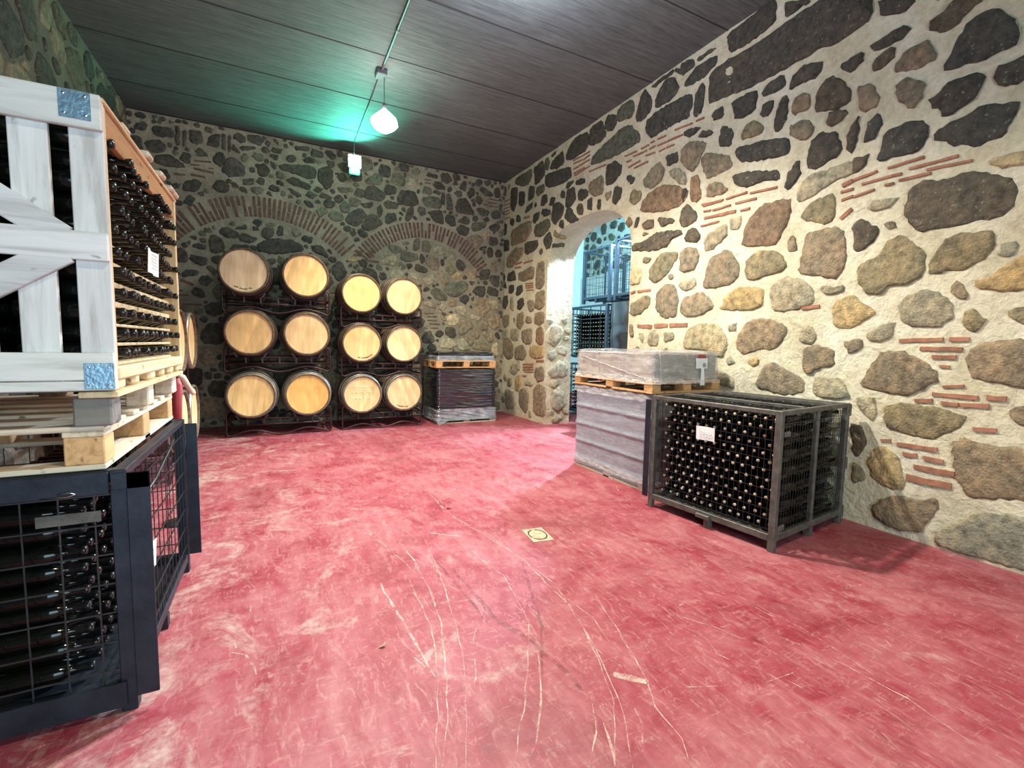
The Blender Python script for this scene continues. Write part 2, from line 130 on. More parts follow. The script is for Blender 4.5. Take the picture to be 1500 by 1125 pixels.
    def build(s, name, mats, parent=None, loc=None):
        me = bpy.data.meshes.new(name)
        me.from_pydata(s.v, [], s.f)
        if not isinstance(mats, (list, tuple)): mats = [mats]
        for m in mats: me.materials.append(m)
        me.polygons.foreach_set('material_index', s.m)
        me.polygons.foreach_set('use_smooth', s.sm)
        ca = me.color_attributes.new('Col', 'FLOAT_COLOR', 'POINT')
        ca.data.foreach_set('color', [x for c in s.c for x in (c[0], c[1], c[2], 1.0)])
        me.validate()
        o = bpy.data.objects.new(name, me); COL.objects.link(o)
        if parent is not None: o.parent = parent
        if loc is not None: o.location = loc
        return o


def tag(o, label=None, cat=None, group=None, kind=None):
    if label: o['label'] = label
    if cat: o['category'] = cat
    if group: o['group'] = group
    if kind: o['kind'] = kind
    return o


def empty(name, loc, label, cat, group=None, rz=0.0):
    o = bpy.data.objects.new(name, None); COL.objects.link(o)
    o.empty_display_size = .1
    o.location = loc; o.rotation_euler = (0, 0, rz)
    return tag(o, label, cat, group)


def copy_tree(o, loc, rz=None, label=None, group=None):
    """a copy of a thing with copies of its parts and sub-parts"""
    r = o.copy(); COL.objects.link(r); r.location = loc
    if rz is not None: r.rotation_euler = (0, 0, rz)
    if label: r['label'] = label
    if group: r['group'] = group
    for ch in list(o.children):
        c = ch.copy(); COL.objects.link(c); c.parent = r
        for g in list(ch.children):
            d = g.copy(); COL.objects.link(d); d.parent = c
    return r

# ---------------------------------------------------------------- materials
class NT:
    def __init__(s, name):
        s.m = bpy.data.materials.new(name); s.m.use_nodes = True
        s.t = s.m.node_tree; s.t.nodes.clear()
        s.out = s.n('ShaderNodeOutputMaterial')
        s.b = s.n('ShaderNodeBsdfPrincipled')
        s.l(s.b.outputs[0], s.out.inputs[0])

    def n(s, t, **k):
        x = s.t.nodes.new(t)
        for a, v in k.items(): setattr(x, a, v)
        return x

    def l(s, a, b): s.t.links.new(a, b)

    def coord(s, scale=(1, 1, 1), kind='Object'):
        tc = s.n('ShaderNodeTexCoord'); mp = s.n('ShaderNodeMapping')
        mp.inputs['Scale'].default_value = scale
        s.l(tc.outputs[kind], mp.inputs[0]); return mp.outputs[0]

    def noise(s, vec, scale, detail=4, rough=.55, dist=0):
        x = s.n('ShaderNodeTexNoise'); x.inputs['Scale'].default_value = scale
        x.inputs['Detail'].default_value = detail; x.inputs['Roughness'].default_value = rough
        x.inputs['Distortion'].default_value = dist
        s.l(vec, x.inputs['Vector']); return x.outputs['Fac']

    def ramp(s, fac, stops):
        x = s.n('ShaderNodeValToRGB'); e = x.color_ramp.elements
        while len(e) < len(stops): e.new(.5)
        for i, (p, c) in enumerate(stops):
            e[i].position = p; e[i].color = (*c, 1) if len(c) == 3 else c
        s.l(fac, x.inputs[0]); return x.outputs[0]

    def mixc(s, a, b, fac, mode='MIX'):
        x = s.n('ShaderNodeMix', data_type='RGBA', blend_type=mode)
        for sock, v in ((x.inputs['Factor'], fac), (x.inputs[6], a), (x.inputs[7], b)):
            if isinstance(v, (int, float)): sock.default_value = v
            elif isinstance(v, tuple): sock.default_value = (*v, 1)
            else: s.l(v, sock)
        return x.outputs[2]

    def math(s, op, a, b=0.0):
        x = s.n('ShaderNodeMath', operation=op)
        for i, v in enumerate((a, b)):
            if isinstance(v, (int, float)): x.inputs[i].default_value = v
            else: s.l(v, x.inputs[i])
        return x.outputs[0]

    def vcol(s):
        x = s.n('ShaderNodeVertexColor'); x.layer_name = 'Col'; return x.outputs[0]

    def bump(s, h, strength=.5, dist=.01):
        x = s.n('ShaderNodeBump'); x.inputs['Strength'].default_value = strength
        x.inputs['Distance'].default_value = dist
        s.l(h, x.inputs['Height']); s.l(x.outputs[0], s.b.inputs['Normal'])

    def set(s, **k):
        for a, v in k.items():
            i = s.b.inputs[a.replace('_', ' ')]
            if isinstance(v, (int, float)): i.default_value = v
            elif isinstance(v, tuple): i.default_value = (*v, 1) if len(v) == 3 else v
            else: s.l(v, i)
        return s


def m_plain(name, col, rough=.5, metal=0.0, var=.15, scale=8, bump=0.0, bscale=60, **k):
    t = NT(name); v = t.coord(); f = t.noise(v, scale, 5)
    c = t.ramp(f, [(.3, tuple(x * (1 - var) for x in col)), (.7, tuple(min(1, x * (1 + var)) for x in col))])
    t.set(Base_Color=c, Roughness=rough, Metallic=metal, **k)
    if bump: t.bump(t.noise(v, bscale, 4), bump, .005)
    return t.m


def m_wood(name, light, dark, axis='x', rough=.75, knots=True):
    t = NT(name); st = {'x': (1.2, 14, 14), 'y': (14, 1.2, 14), 'z': (14, 14, 1.2)}[axis]
    v = t.coord(st); f = t.noise(v, 1.6, 6, .65, .6); v2 = t.coord((1, 1, 1))
    c = t.ramp(f, [(.36, dark), (.5, tuple(a * .7 + b * .3 for a, b in zip(light, dark))), (.62, light)])
    c = t.mixc(c, t.vcol(), .9, 'MULTIPLY')
    if knots:
        kn = t.ramp(t.noise(t.coord(tuple(1 + .08 * q for q in st)), 9, 2), [(.665, (0, 0, 0)), (.73, (.9, .9, .9))])
        c = t.mixc(c, tuple(x * .35 for x in dark), kn)
    t.set(Base_Color=c, Roughness=rough); t.bump(f, .25, .004)
    return t.m


def m_stone():
    t = NT('fieldstone'); v = t.coord()
    f = t.noise(v, 16, 7, .65); g = t.noise(v, 5, 4, .5)
    c = t.mixc(t.vcol(), t.ramp(f, [(.3, (.42, .4, .38)), (.5, (1, 1, 1)), (.72, (1.7, 1.6, 1.45))]), 1.0, 'MULTIPLY')
    c = t.mixc(c, t.ramp(g, [(.35, (.8, .84, .8)), (.65, (1.2, 1.1, .95))]), .8, 'MULTIPLY')
    lich = t.ramp(t.noise(v, 38, 3, .6), [(.62, (0, 0, 0)), (.70, (.45, .45, .45))])
    c = t.mixc(c, (.42, .38, .29), lich)
    t.set(Base_Color=c, Roughness=.9)
    t.bump(t.math('ADD', t.math('MULTIPLY', f, 1.0), t.noise(v, 60, 5)), .9, .02)
    return t.m


def m_mortar(name, c0, c1, c2):
    t = NT(name); v = t.coord()
    f = t.noise(v, 2.2, 5, .6); g = t.noise(v, 22, 6, .65)
    c = t.ramp(f, [(.3, c0), (.5, c1), (.72, c2)])
    c = t.mixc(c, t.ramp(g, [(.3, (.72, .7, .66)), (.6, (1.05, 1.05, 1.05))]), .8, 'MULTIPLY')
    t.set(Base_Color=c, Roughness=.92)
    t.bump(t.math('ADD', g, t.math('MULTIPLY', t.noise(v, 7, 4, .6, 1.0), 1.5)), .8, .022)
    return t.m


def m_floor():
    t = NT('red_floor_paint'); v = t.coord()
    big = t.noise(v, .75, 6, .62, .5); mid = t.noise(v, 2.6, 7, .68, 1.2); fine = t.noise(v, 19, 6, .7)
    c = t.ramp(mid, [(.25, (.20, .013, .024)), (.42, (.285, .036, .054)), (.58, (.35, .080, .097)), (.8, (.43, .165, .17))])
    vs = t.coord((3.0, .8, 1)); st = t.noise(vs, 2.2, 6, .7, .8)
    c = t.mixc(c, (.44, .17, .175), t.ramp(t.math('MULTIPLY', st, big), [(.22, (0, 0, 0)), (.38, (.7, .7, .7))]))
    # worn pale patches, mostly along the left side
    sx = t.n('ShaderNodeSeparateXYZ'); tc = t.n('ShaderNodeTexCoord'); t.l(tc.outputs['Object'], sx.inputs[0])
    lm = t.n('ShaderNodeMapRange'); lm.inputs[1].default_value = 1.3; lm.inputs[2].default_value = -.6
    lm.inputs[3].default_value = 0; lm.inputs[4].default_value = .11
    t.l(sx.outputs[0], lm.inputs[0])
    w = t.math('ADD', t.noise(v, 1.7, 9, .74, 1.4), lm.outputs[0])
    wm = t.ramp(w, [(.60, (0, 0, 0)), (.70, (.7, .7, .7))])
    wm = t.mixc(wm, t.ramp(fine, [(.35, (.15, .15, .15)), (.6, (1, 1, 1))]), 1.0, 'MULTIPLY')
    c = t.mixc(c, (.52, .40, .34), wm)
    fs = t.noise(t.coord((7, 2.2, 1)), 3.0, 9, .78, 1.5)
    c = t.mixc(c, (.52, .29, .26), t.ramp(fs, [(.53, (0, 0, 0)), (.62, (.45, .45, .45))]))
    c = t.mixc(c, (.50, .27, .24), t.ramp(t.noise(t.coord((1.2, 5, 1)), 9, 8, .8, .6), [(.56, (0, 0, 0)), (.64, (.5, .5, .5))]))
    c = t.mixc(c, (.25, .012, .028), t.ramp(t.noise(t.coord((2, 1.3, 1)), 3.3, 9, .75, .8), [(.30, (.7, .7, .7)), (.46, (0, 0, 0))]))
    dk = t.ramp(t.noise(v, 1.15, 4, .6, .4), [(.28, (.72, .62, .62)), (.42, (1, 1, 1))])
    c = t.mixc(c, dk, .8, 'MULTIPLY')
    c = t.mixc(c, t.ramp(fine, [(.3, (.82, .82, .82)), (.7, (1.12, 1.12, 1.12))]), .7, 'MULTIPLY')
    t.set(Base_Color=c, Roughness=t.ramp(mid, [(.3, (.42, .42, .42)), (.7, (.62, .62, .62))]), Specular_IOR_Level=.35)
    t.bump(t.math('ADD', fine, mid), .12, .004)
    return t.m


def m_scratch(name, col, cover):
    t = NT(name); v = t.coord(); f = t.noise(v, 11, 6, .75)
    t.set(Base_Color=col, Roughness=.6)
    tr = t.n('ShaderNodeBsdfTransparent'); mx = t.n('ShaderNodeMixShader')
    t.l(t.ramp(f, [(.40, (0, 0, 0)), (.62, (cover, cover, cover))]), mx.inputs[0])
    t.l(tr.outputs[0], mx.inputs[1]); t.l(t.b.outputs[0], mx.inputs[2]); t.l(mx.outputs[0], t.out.inputs[0])
    return t.m


def m_ceiling():
    t = NT('ceiling_board'); v = t.coord((.35, 6, 1)); f = t.noise(v, 5, 7, .7, .3); g = t.noise(t.coord(), 1.0, 4)
    fine = t.noise(t.coord((1.5, 40, 1)), 3, 5, .7)
    c = t.ramp(f, [(.3, (.085, .100, .098)), (.6, (.140, .162, .160)), (.8, (.19, .215, .21))])
    c = t.mixc(c, t.ramp(g, [(.3, (.8, .8, .8)), (.7, (1.15, 1.15, 1.15))]), .8, 'MULTIPLY')
    c = t.mixc(c, t.ramp(fine, [(.38, (.62, .62, .62)), (.62, (1.25, 1.25, 1.25))]), .9, 'MULTIPLY')
    t.set(Base_Color=c, Roughness=.7); t.bump(f, .3, .008)
    return t.m


def m_film(name, col, fac, rough=.12, var=.25, haze=(0.9, 0.9, 0.95)):
    """clear stretch film: partly see-through, glossy"""
    t = NT(name); v = t.coord((1, 1, 3)); f = t.noise(v, 7, 5, .6, 1.5)
    t.set(Base_Color=col, Roughness=rough, Specular_IOR_Level=.9)
    tr = t.n('ShaderNodeBsdfTransparent'); tr.inputs[0].default_value = (*haze, 1)
    mx = t.n('ShaderNodeMixShader')
    t.l(t.ramp(f, [(.3, (fac - var,) * 3), (.7, (fac + var,) * 3)]), mx.inputs[0])
    t.l(tr.outputs[0], mx.inputs[1]); t.l(t.b.outputs[0], mx.inputs[2]); t.l(mx.outputs[0], t.out.inputs[0])
    t.bump(t.noise(t.coord((2, 2, 12)), 3, 3, .5, 1.0), .35, .02)
    return t.m


def m_emit(name, col, st):
    t = NT(name); t.set(Base_Color=col, Emission_Color=col, Emission_Strength=st, Roughness=.3); return t.m


M = {}
M['stone'] = m_stone()
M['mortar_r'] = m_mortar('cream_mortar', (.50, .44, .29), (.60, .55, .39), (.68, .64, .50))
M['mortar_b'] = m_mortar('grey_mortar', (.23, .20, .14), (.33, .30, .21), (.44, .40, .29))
M['mortar_g'] = m_mortar('shaded_mortar', (.36, .40, .36), (.46, .50, .46), (.55, .6, .55))  # pale teal base lifted so the wall beyond looks more brightly lit
M['mortar_l'] = m_mortar('dim_mortar', (.10, .08, .06), (.14, .115, .085), (.18, .15, .11))  # base darkened to stand for the weak light on the left wall
M['bluesteel'] = m_plain('blue_grey_steel', (.045, .085, .12), .45, .3, var=.2)
M['capsule'] = m_plain('black_capsule', (.010, .010, .010), .2, var=.1, Specular_IOR_Level=.45)
M['brick'] = m_plain('thin_brick', (.30, .13, .075), .9, var=.35, scale=12, bump=.6)
M['brick_dark'] = m_plain('arch_brick', (.15, .085, .06), .9, var=.4, scale=12, bump=.6)
M['plaster'] = m_plain('white_plaster', (.62, .62, .60), .9, var=.08, scale=3, bump=.4, bscale=25)
M['floor'] = m_floor()
M['scratch'] = m_scratch('pale_scratch', (.68, .46, .38), .95)
M['drag'] = m_scratch('dark_drag_mark', (.20, .05, .05), .5)
M['ceiling'] = m_ceiling()
M['joint'] = m_plain('dark_joint', (.035, .035, .035), .9)
for a in 'xyz':
    M['pale_' + a] = m_wood('pale_pine_' + a, (.70, .60, .46), (.46, .36, .24), a)
    M['white_' + a] = m_wood('weathered_pine_' + a, (.70, .70, .69), (.47, .46, .44), a)  # crate front wood, cool daylight tinted into its colour
    M['yellow_' + a] = m_wood('yellow_pine_' + a, (.74, .58, .34), (.52, .36, .17), a)  # crate side pine, warm lamp light added to its yellow
    M['orange_' + a] = m_wood('fresh_pallet_wood_' + a, (.62, .38, .17), (.42, .22, .09), a)
M['greywood'] = m_wood('grey_block_wood', (.22, .20, .17), (.10, .09, .08), 'x')
M['brownwood'] = m_wood('brown_block_wood', (.40, .22, .11), (.2, .1, .05), 'y')
M['blacksteel'] = m_plain('blue_black_steel', (.028, .036, .050), .45, .6, var=.3, scale=9, bump=.15)
M['greysteel'] = m_plain('grey_worn_steel', (.115, .112, .098), .5, .4, var=.4, scale=14, bump=.2)
M['wire'] = m_plain('dark_wire', (.05, .055, .06), .4, .7, var=.2)
M['galv'] = m_plain('galvanised_plate', (.27, .42, .54), .35, .75, var=.25, scale=30, bump=.4, bscale=70)
M['hoop'] = m_plain('hoop_steel', (.13, .115, .09), .38, .75, var=.35, scale=6)
M['hoopg'] = m_plain('galvanised_hoop', (.34, .35, .31), .38, .7, var=.3, scale=6)
M['rack'] = m_plain('maroon_rack_paint', (.045, .016, .018), .42, .3, var=.4, scale=6)
M['stave'] = m_wood('oak_stave', (.16, .105, .06), (.07, .042, .026), 'y', knots=False)
M['glass'] = m_plain('dark_bottle_glass', (.003, .004, .003), .10, var=.1, Specular_IOR_Level=.32)
M['cork'] = m_plain('pale_cork', (.62, .50, .34), .6, var=.3, scale=80)
M['paper'] = m_plain('white_paper', (.80, .80, .78), .7, var=.03)
M['ink'] = m_plain('grey_ink', (.35, .35, .36), .8)
M['carton'] = m_plain('mauve_grey_carton', (.19, .18, .22), .8, var=.15, scale=3)
M['carton_b'] = m_plain('brown_grey_carton', (.32, .26, .18), .8, var=.2, scale=3)
M['film'] = m_film('clear_stretch_film', (.50, .55, .62), .52, .22, .10)
M['film_t'] = m_film('clear_glossy_film', (.74, .74, .72), .30, .10, .18)
M['blackfilm'] = m_plain('black_stretch_film', (.016, .018, .025), .14, var=.3, Specular_IOR_Level=.9, Coat_Weight=.5)
M['silverfilm'] = m_plain('hazy_silver_film', (.30, .33, .36), .22, .25, var=.5, scale=6, Specular_IOR_Level=.9)
M['red'] = m_plain('red_rubber', (.34, .035, .04), .45, var=.15)
M['redcloth'] = m_plain('dark_red_plastic', (.25, .02, .03), .5, var=.2)
M['cream'] = m_plain('cream_hose', (.62, .55, .38), .45, var=.1)
M['chrome'] = m_plain('chrome', (.7, .7, .7), .15, 1.0, var=.02)
M['conduit'] = m_plain('grey_conduit', (.13, .13, .14), .45, .3, var=.1)
M['drain'] = m_plain('yellowed_drain_plate', (.46, .38, .24), .7, var=.3, scale=20)
M['black'] = m_plain('black_rubber', (.015, .015, .015), .6)
M['leaf'] = m_plain('dry_leaf', (.36, .24, .14), .8, var=.3, scale=50)
M['lamp'] = m_emit('glowing_lamp_glass', (1.0, .97, .90), 30)
M['green'] = m_emit('glowing_green_white_lens', (.42, 1.0, .86), 26)
M['greendim'] = m_emit('green_lit_glass', (.15, .75, .5), 1.2)

# ------------------------------------------------------------- rubble walls
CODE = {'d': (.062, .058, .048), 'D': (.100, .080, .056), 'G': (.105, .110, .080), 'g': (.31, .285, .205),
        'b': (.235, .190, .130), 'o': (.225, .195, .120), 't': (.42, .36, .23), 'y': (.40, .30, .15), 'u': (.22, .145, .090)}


def wob(u, v, s=0.0):
    return .014 * noise.noise(Vector((u * 1.7 + s, v * 1.7, s))) + .007 * noise.noise(Vector((u * 6 + s, v * 6, s)))


def outline(poly, step=.035, jit=.010, grow=.008):
    P_ = [Vector(p) for p in poly]
    c0 = sum(P_, Vector((0, 0))) / len(P_)
    P_ = [p + (p - c0).normalized() * grow for p in P_]
    Q = []
    for i, p in enumerate(P_):
        n = P_[(i + 1) % len(P_)]
        Q += [p * .87 + n * .13, p * .13 + n * .87]
    L = sum((Q[i] - Q[i - 1]).length for i in range(len(Q)))
    n = max(10, min(64, int(L / step)))
    res = []; seg = 0; acc = 0.0; k = 0
    pts = Q + [Q[0]]; d = L / n
    cum = [0.0]
    for i in range(len(Q)): cum.append(cum[-1] + (pts[i + 1] - pts[i]).length)
    j = 0
    for i in range(n):
        t = i * d
        while cum[j + 1] < t and j < len(Q) - 1: j += 1
        f = (t - cum[j]) / max(1e-9, cum[j + 1] - cum[j])
        p = pts[j].lerp(pts[j + 1], f)
        res.append(p + Vector((random.uniform(-jit, jit), random.uniform(-jit, jit))))
    return res


def add_stone(mb, ol, color, emb, seed, rise=.022):
    n = len(ol); c = sum(ol, Vector((0, 0))) / n
    mb.col = color
    tilt = Vector((random.uniform(-.06, .06), random.uniform(-.06, .06)))
    ext = max((p - c).length for p in ol)
    rise = min(rise, .01 + ext * .10)
    vs = []; fs = []
    for k, (s_, h) in enumerate(((1.03, -.012), (1.0, .5), (.88, .9), (.55, 1.05))):
        for p in ol:
            q = c + (p - c) * s_
            hh = -.015 if k == 0 else rise * h + (q - c).dot(tilt) + .007 * noise.noise(Vector((q.x * 14, q.y * 14, seed))) * (k > 0)
            vs.append(emb(q.x, q.y, wob(q.x, q.y, seed) + (max(hh, .003) if k else hh)))
    vs.append(emb(c.x, c.y, wob(c.x, c.y, seed) + rise * 1.1))
    for k in range(3):
        for i in range(n):
            j = (i + 1) % n
            fs.append((k * n + i, k * n + j, (k + 1) * n + j, (k + 1) * n + i))
    for i in range(n):
        fs.append((3 * n + i, 3 * n + (i + 1) % n, 4 * n))
    # faces must look out of the wall
    a, b_, c_ = (Vector(vs[f]) for f in (3 * n, 3 * n + 1, 4 * n))
    nn = (b_ - a).cross(c_ - a); o = Vector(emb(c.x, c.y, 1)) - Vector(emb(c.x, c.y, 0))
    if nn.dot(o) < 0: fs = [tuple(reversed(f)) for f in fs]
    mb.mi = 1; mb.smooth = True; mb.add(vs, fs); mb.smooth = False


def add_brick(mb, x0, y0, x1, y1, th, emb, seed, mi=2, h=.014):
    a = Vector((x0, y0)); b = Vector((x1, y1)); d = (b - a).normalized(); n = Vector((-d.y, d.x)) * th / 2
    L = (b - a).length; k = max(2, int(L / .05)); lo = []; hi = []
    for i in range(k + 1):
        p = a.lerp(b, i / k)
        lo.append(p - n * random.uniform(.75, 1.15)); hi.append(p + n * random.uniform(.75, 1.15))
    ol = lo + hi[::-1]; m = len(ol)
    vs = []; fs = []
    for p in ol: vs.append(emb(p.x, p.y, wob(p.x, p.y, seed) - .01))
    c = sum(ol, Vector((0, 0))) / m
    for p in ol:
        q = c + (p - c) * .97; vs.append(emb(q.x, q.y, wob(q.x, q.y, seed) + h))
    for i in range(m): fs.append((i, (i + 1) % m, m + (i + 1) % m, m + i))
    for i in range(k): fs.append((m + i, m + i + 1, m + m - 2 - i, m + m - 1 - i))
    A, B, C = (Vector(vs[q]) for q in fs[-1][:3])
    o = Vector(emb(c.x, c.y, 1)) - Vector(emb(c.x, c.y, 0))
    if (B - A).cross(C - A).dot(o) < 0: fs = [tuple(reversed(f)) for f in fs]
    mb.col = (1, 1, 1); mb.mi = mi; mb.add(vs, fs)


class Occ:
    def __init__(s, u0, u1, v0, v1, cell=.02):
        s.u0, s.v0, s.c = u0, v0, cell
        s.nu = int((u1 - u0) / cell) + 2; s.nv = int((v1 - v0) / cell) + 2
        s.g = np.zeros((s.nu, s.nv), bool)

    def mask(s, poly, grow):
        P_ = np.array([tuple(p) for p in poly]); lo = P_.min(0) - grow; hi = P_.max(0) + grow
        i0 = max(0, int((lo[0] - s.u0) / s.c)); i1 = min(s.nu, int((hi[0] - s.u0) / s.c) + 2)
        j0 = max(0, int((lo[1] - s.v0) / s.c)); j1 = min(s.nv, int((hi[1] - s.v0) / s.c) + 2)
        if i1 <= i0 or j1 <= j0: return None
        X, Y = np.meshgrid(s.u0 + (np.arange(i0, i1) + .5) * s.c, s.v0 + (np.arange(j0, j1) + .5) * s.c, indexing='ij')
        ins = np.zeros(X.shape, bool); dm = np.full(X.shape, 9.0)
        n = len(P_)
        for k in range(n):
            x1, y1 = P_[k]; x2, y2 = P_[(k + 1) % n]
            cond = ((y1 > Y) != (y2 > Y))
            xi = (x2 - x1) * (Y - y1) / ((y2 - y1) if abs(y2 - y1) > 1e-9 else 1e-9) + x1
            ins ^= cond & (X < xi)
            if grow > 0:
                dx, dy = x2 - x1, y2 - y1; L2 = dx * dx + dy * dy + 1e-12
                t = np.clip(((X - x1) * dx + (Y - y1) * dy) / L2, 0, 1)
                dm = np.minimum(dm, np.hypot(X - x1 - t * dx, Y - y1 - t * dy))
        if grow > 0: ins |= dm < grow
        return i0, i1, j0, j1, ins

    def fill(s, poly, grow=0):
        r = s.mask(poly, grow)
        if r: s.g[r[0]:r[1], r[2]:r[3]] |= r[4]

    def free(s, poly, grow=0):
        r = s.mask(poly, grow)
        return bool(r) and not (s.g[r[0]:r[1], r[2]:r[3]] & r[4]).any()


def random_stones(occ, u0, u1, v0, v1, sizes, gap, rng):
    """pack irregular stones into what the occupancy grid leaves free"""
    res = []
    for rad, tries in sizes:
        for _ in range(tries):
            cu = rng.uniform(u0 + rad * .8, u1 - rad * .8); cv = rng.uniform(v0 + rad * .6, v1 - rad * .6)
            i = int((cu - occ.u0) / occ.c); j = int((cv - occ.v0) / occ.c)
            if occ.g[min(i, occ.nu - 1), min(j, occ.nv - 1)]: continue
            asp = rng.uniform(.6, 1.0); ang = rng.gauss(0, .5)
            if rng.random() < .2: ang += PI / 2
            n = rng.choice((5, 6, 7)); off = rng.uniform(0, 6.28)
            pl = []
            for k in range(n):
                a = off + 2 * PI * k / n + rng.uniform(-.25, .25); r = rad * rng.uniform(.82, 1.15)
                x, y = r * math.cos(a), r * asp * math.sin(a)
                pl.append((cu + x * math.cos(ang) - y * math.sin(ang), cv + x * math.sin(ang) + y * math.cos(ang)))
            if min(p[0] for p in pl) < u0 or max(p[0] for p in pl) > u1 or min(p[1] for p in pl) < v0 or max(p[1] for p in pl) > v1: continue
            if occ.free(pl, gap * .5):
                occ.fill(pl, gap * .5); res.append(pl)
    return res


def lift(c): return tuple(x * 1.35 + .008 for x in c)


def vary(c, rng, a=.18):
    k = rng.uniform(1 - a, 1 + a); w = rng.uniform(-.05, .05)
    return (c[0] * k * (1 + w), c[1] * k, c[2] * k * (1 - w))


def parse_stones(t):
    for r in t.split('|'):
        q = r.split(); yield q[0], [tuple(int(a) / 100 for a in p.split(',')) for p in q[1:]]


def parse_bricks(t):
    for r in t.split(): yield tuple(int(a) / 100 for a in r.split(','))


def grid_wall(mb, emb, us, v0, v1, seed, hole=None, dv=.12):
    """mortar skin; hole(u) -> height where the skin starts inside the opening"""
    nv = int((v1 - v0) / dv)
    o = Vector(emb(0, 0, 1)) - Vector(emb(0, 0, 0))
    mb.mi = 0; mb.col = (1, 1, 1); mb.smooth = True
    for ua, ub in zip(us, us[1:]):
        um = (ua + ub) / 2
        ba = hole(ua, um) if hole else v0; bb = hole(ub, um) if hole else v0
        vs = []
        for k in range(nv + 1):
            for u, b in ((ua, ba), (ub, bb)):
                v = b + (v1 - b) * k / nv
                vs.append(emb(u, v, wob(u, v, seed)))
        fs = [(2 * k, 2 * k + 1, 2 * k + 3, 2 * k + 2) for k in range(nv)]
        A, B, C = Vector(vs[0]), Vector(vs[1]), Vector(vs[3])
        if (B - A).cross(C - A).dot(o) < 0: fs = [tuple(reversed(f)) for f in fs]
        mb.add(vs, fs)
    mb.smooth = False


rng = random.Random(5)
# --- right wall with the arched doorway
DC, DH, SPR, APX = 6.11, 1.10, 2.85, 3.52   # doorway centre, half width, spring height, apex


def arch(u):
    t = min(1.0, abs(u - DC) / DH)
    return SPR + (APX - SPR) * (1 - t ** 2.6) ** (1 / 2.1)


def ring(k, wj=0.0):
    """doorway outline from floor, over the arch, to floor"""
    pts = [(DC + DH, 0)] + [(DC + DH, SPR * i / 10) for i in range(1, 10)]
    pts += [(DC + DH * math.cos(PI * i / 24), arch(DC + DH * math.cos(PI * i / 24))) for i in range(25)]
    pts += [(DC - DH, SPR * i / 10) for i in range(9, 0, -1)] + [(DC - DH, 0)]
    return pts


def embR(u, v, h): return (WX - h, u, v)


mb = MB()
us = [FY + i * .13 for i in range(int((DC - DH - FY) / .13))] + [DC - DH]
us += [DC - DH * math.cos(PI * i / 26) for i in range(1, 26)] + [DC + DH]
us += [DC + DH + (DY - DC - DH) * i / 14 for i in range(1, 15)]
grid_wall(mb, embR, us, 0, HZ, 1.0, lambda u, um: arch(u) if DC - DH < um < DC + DH else 0.0)
# reveal of the doorway, .55 m deep
rg = ring(0); TH = .56
mb.mi = 0; mb.smooth = True
NX = 6
vs = []
for i in range(NX + 1):
    x = WX + TH * i / NX
    for (u, v) in rg:
        s_ = .02 * noise.noise(Vector((u * 4, v * 4, x * 5))) if 0 < i < NX else 0
        du = wob(u, v, 1.0) if i == 0 else 0
        vs.append((x - (wob(u, v, 1.0) if i == 0 else 0), u + s_, v + (s_ if v > SPR else 0)))
n = len(rg)
mb.add(vs, [(i * n + k, i * n + k + 1, (i + 1) * n + k + 1, (i + 1) * n + k) for i in range(NX) for k in range(n - 1)])
mb.smooth = False
# back side of this wall, seen from the next room
mb.mi = 3
for (a0, a1, b0, b1) in ((FY, DC - DH, 0, HZ), (DC + DH, 12.0, 0, HZ)):
    mb.add([(WX + TH, a0, b0), (WX + TH, a1, b0), (WX + TH, a1, b1), (WX + TH, a0, b1)], [(0, 1, 2, 3)])
for k in range(10, 34):
    (ua, va), (ub, vb) = rg[k], rg[k + 1]
    mb.add([(WX + TH, ua, va), (WX + TH, ub, vb), (WX + TH, ub, HZ), (WX + TH, ua, HZ)], [(0, 1, 2, 3)])
occ = Occ(FY, DY, 0, HZ)
hole = [(u, v) for u, v in rg]
hole2 = [(DC + (u - DC) * 1.03, v * 1.01) for u, v in hole]
occ.fill(hole2, .01)
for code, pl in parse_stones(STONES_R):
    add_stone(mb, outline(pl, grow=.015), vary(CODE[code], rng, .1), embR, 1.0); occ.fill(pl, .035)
for x0, y0, x1, y1, th in parse_bricks(BRICKS_R):
    add_brick(mb, x0, y0, x1, y1, th, embR, 1.0)
    occ.fill([(x0, y0 - .04), (x1, y1 - .04), (x1, y1 + .04), (x0, y0 + .04)], .03)
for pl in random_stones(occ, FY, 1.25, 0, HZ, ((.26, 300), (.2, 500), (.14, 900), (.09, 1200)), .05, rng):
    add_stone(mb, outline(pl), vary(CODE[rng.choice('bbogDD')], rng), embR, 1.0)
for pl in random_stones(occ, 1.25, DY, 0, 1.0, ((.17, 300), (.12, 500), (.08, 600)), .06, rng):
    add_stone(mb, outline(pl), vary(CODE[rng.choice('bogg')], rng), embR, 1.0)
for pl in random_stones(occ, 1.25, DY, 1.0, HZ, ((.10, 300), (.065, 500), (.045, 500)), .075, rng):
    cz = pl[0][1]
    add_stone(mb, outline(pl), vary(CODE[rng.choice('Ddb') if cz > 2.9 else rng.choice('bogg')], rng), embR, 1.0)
# dressed stones on the far jamb of the doorway
def embJ(u, v, h): return (u, DC + DH - .012 - h, v)
occj = Occ(WX, WX + TH, 0, 3.0)
for pl in random_stones(occj, WX + .01, WX + TH - .01, 0.02, 2.0, ((.25, 60), (.18, 150), (.12, 250), (.07, 200)), .045, rng):
    add_stone(mb, outline(pl, jit=.014), vary((.40, .37, .28), rng, .15), embJ, 3.0, .03)
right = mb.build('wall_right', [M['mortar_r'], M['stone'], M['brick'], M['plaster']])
tag(right, kind='structure')

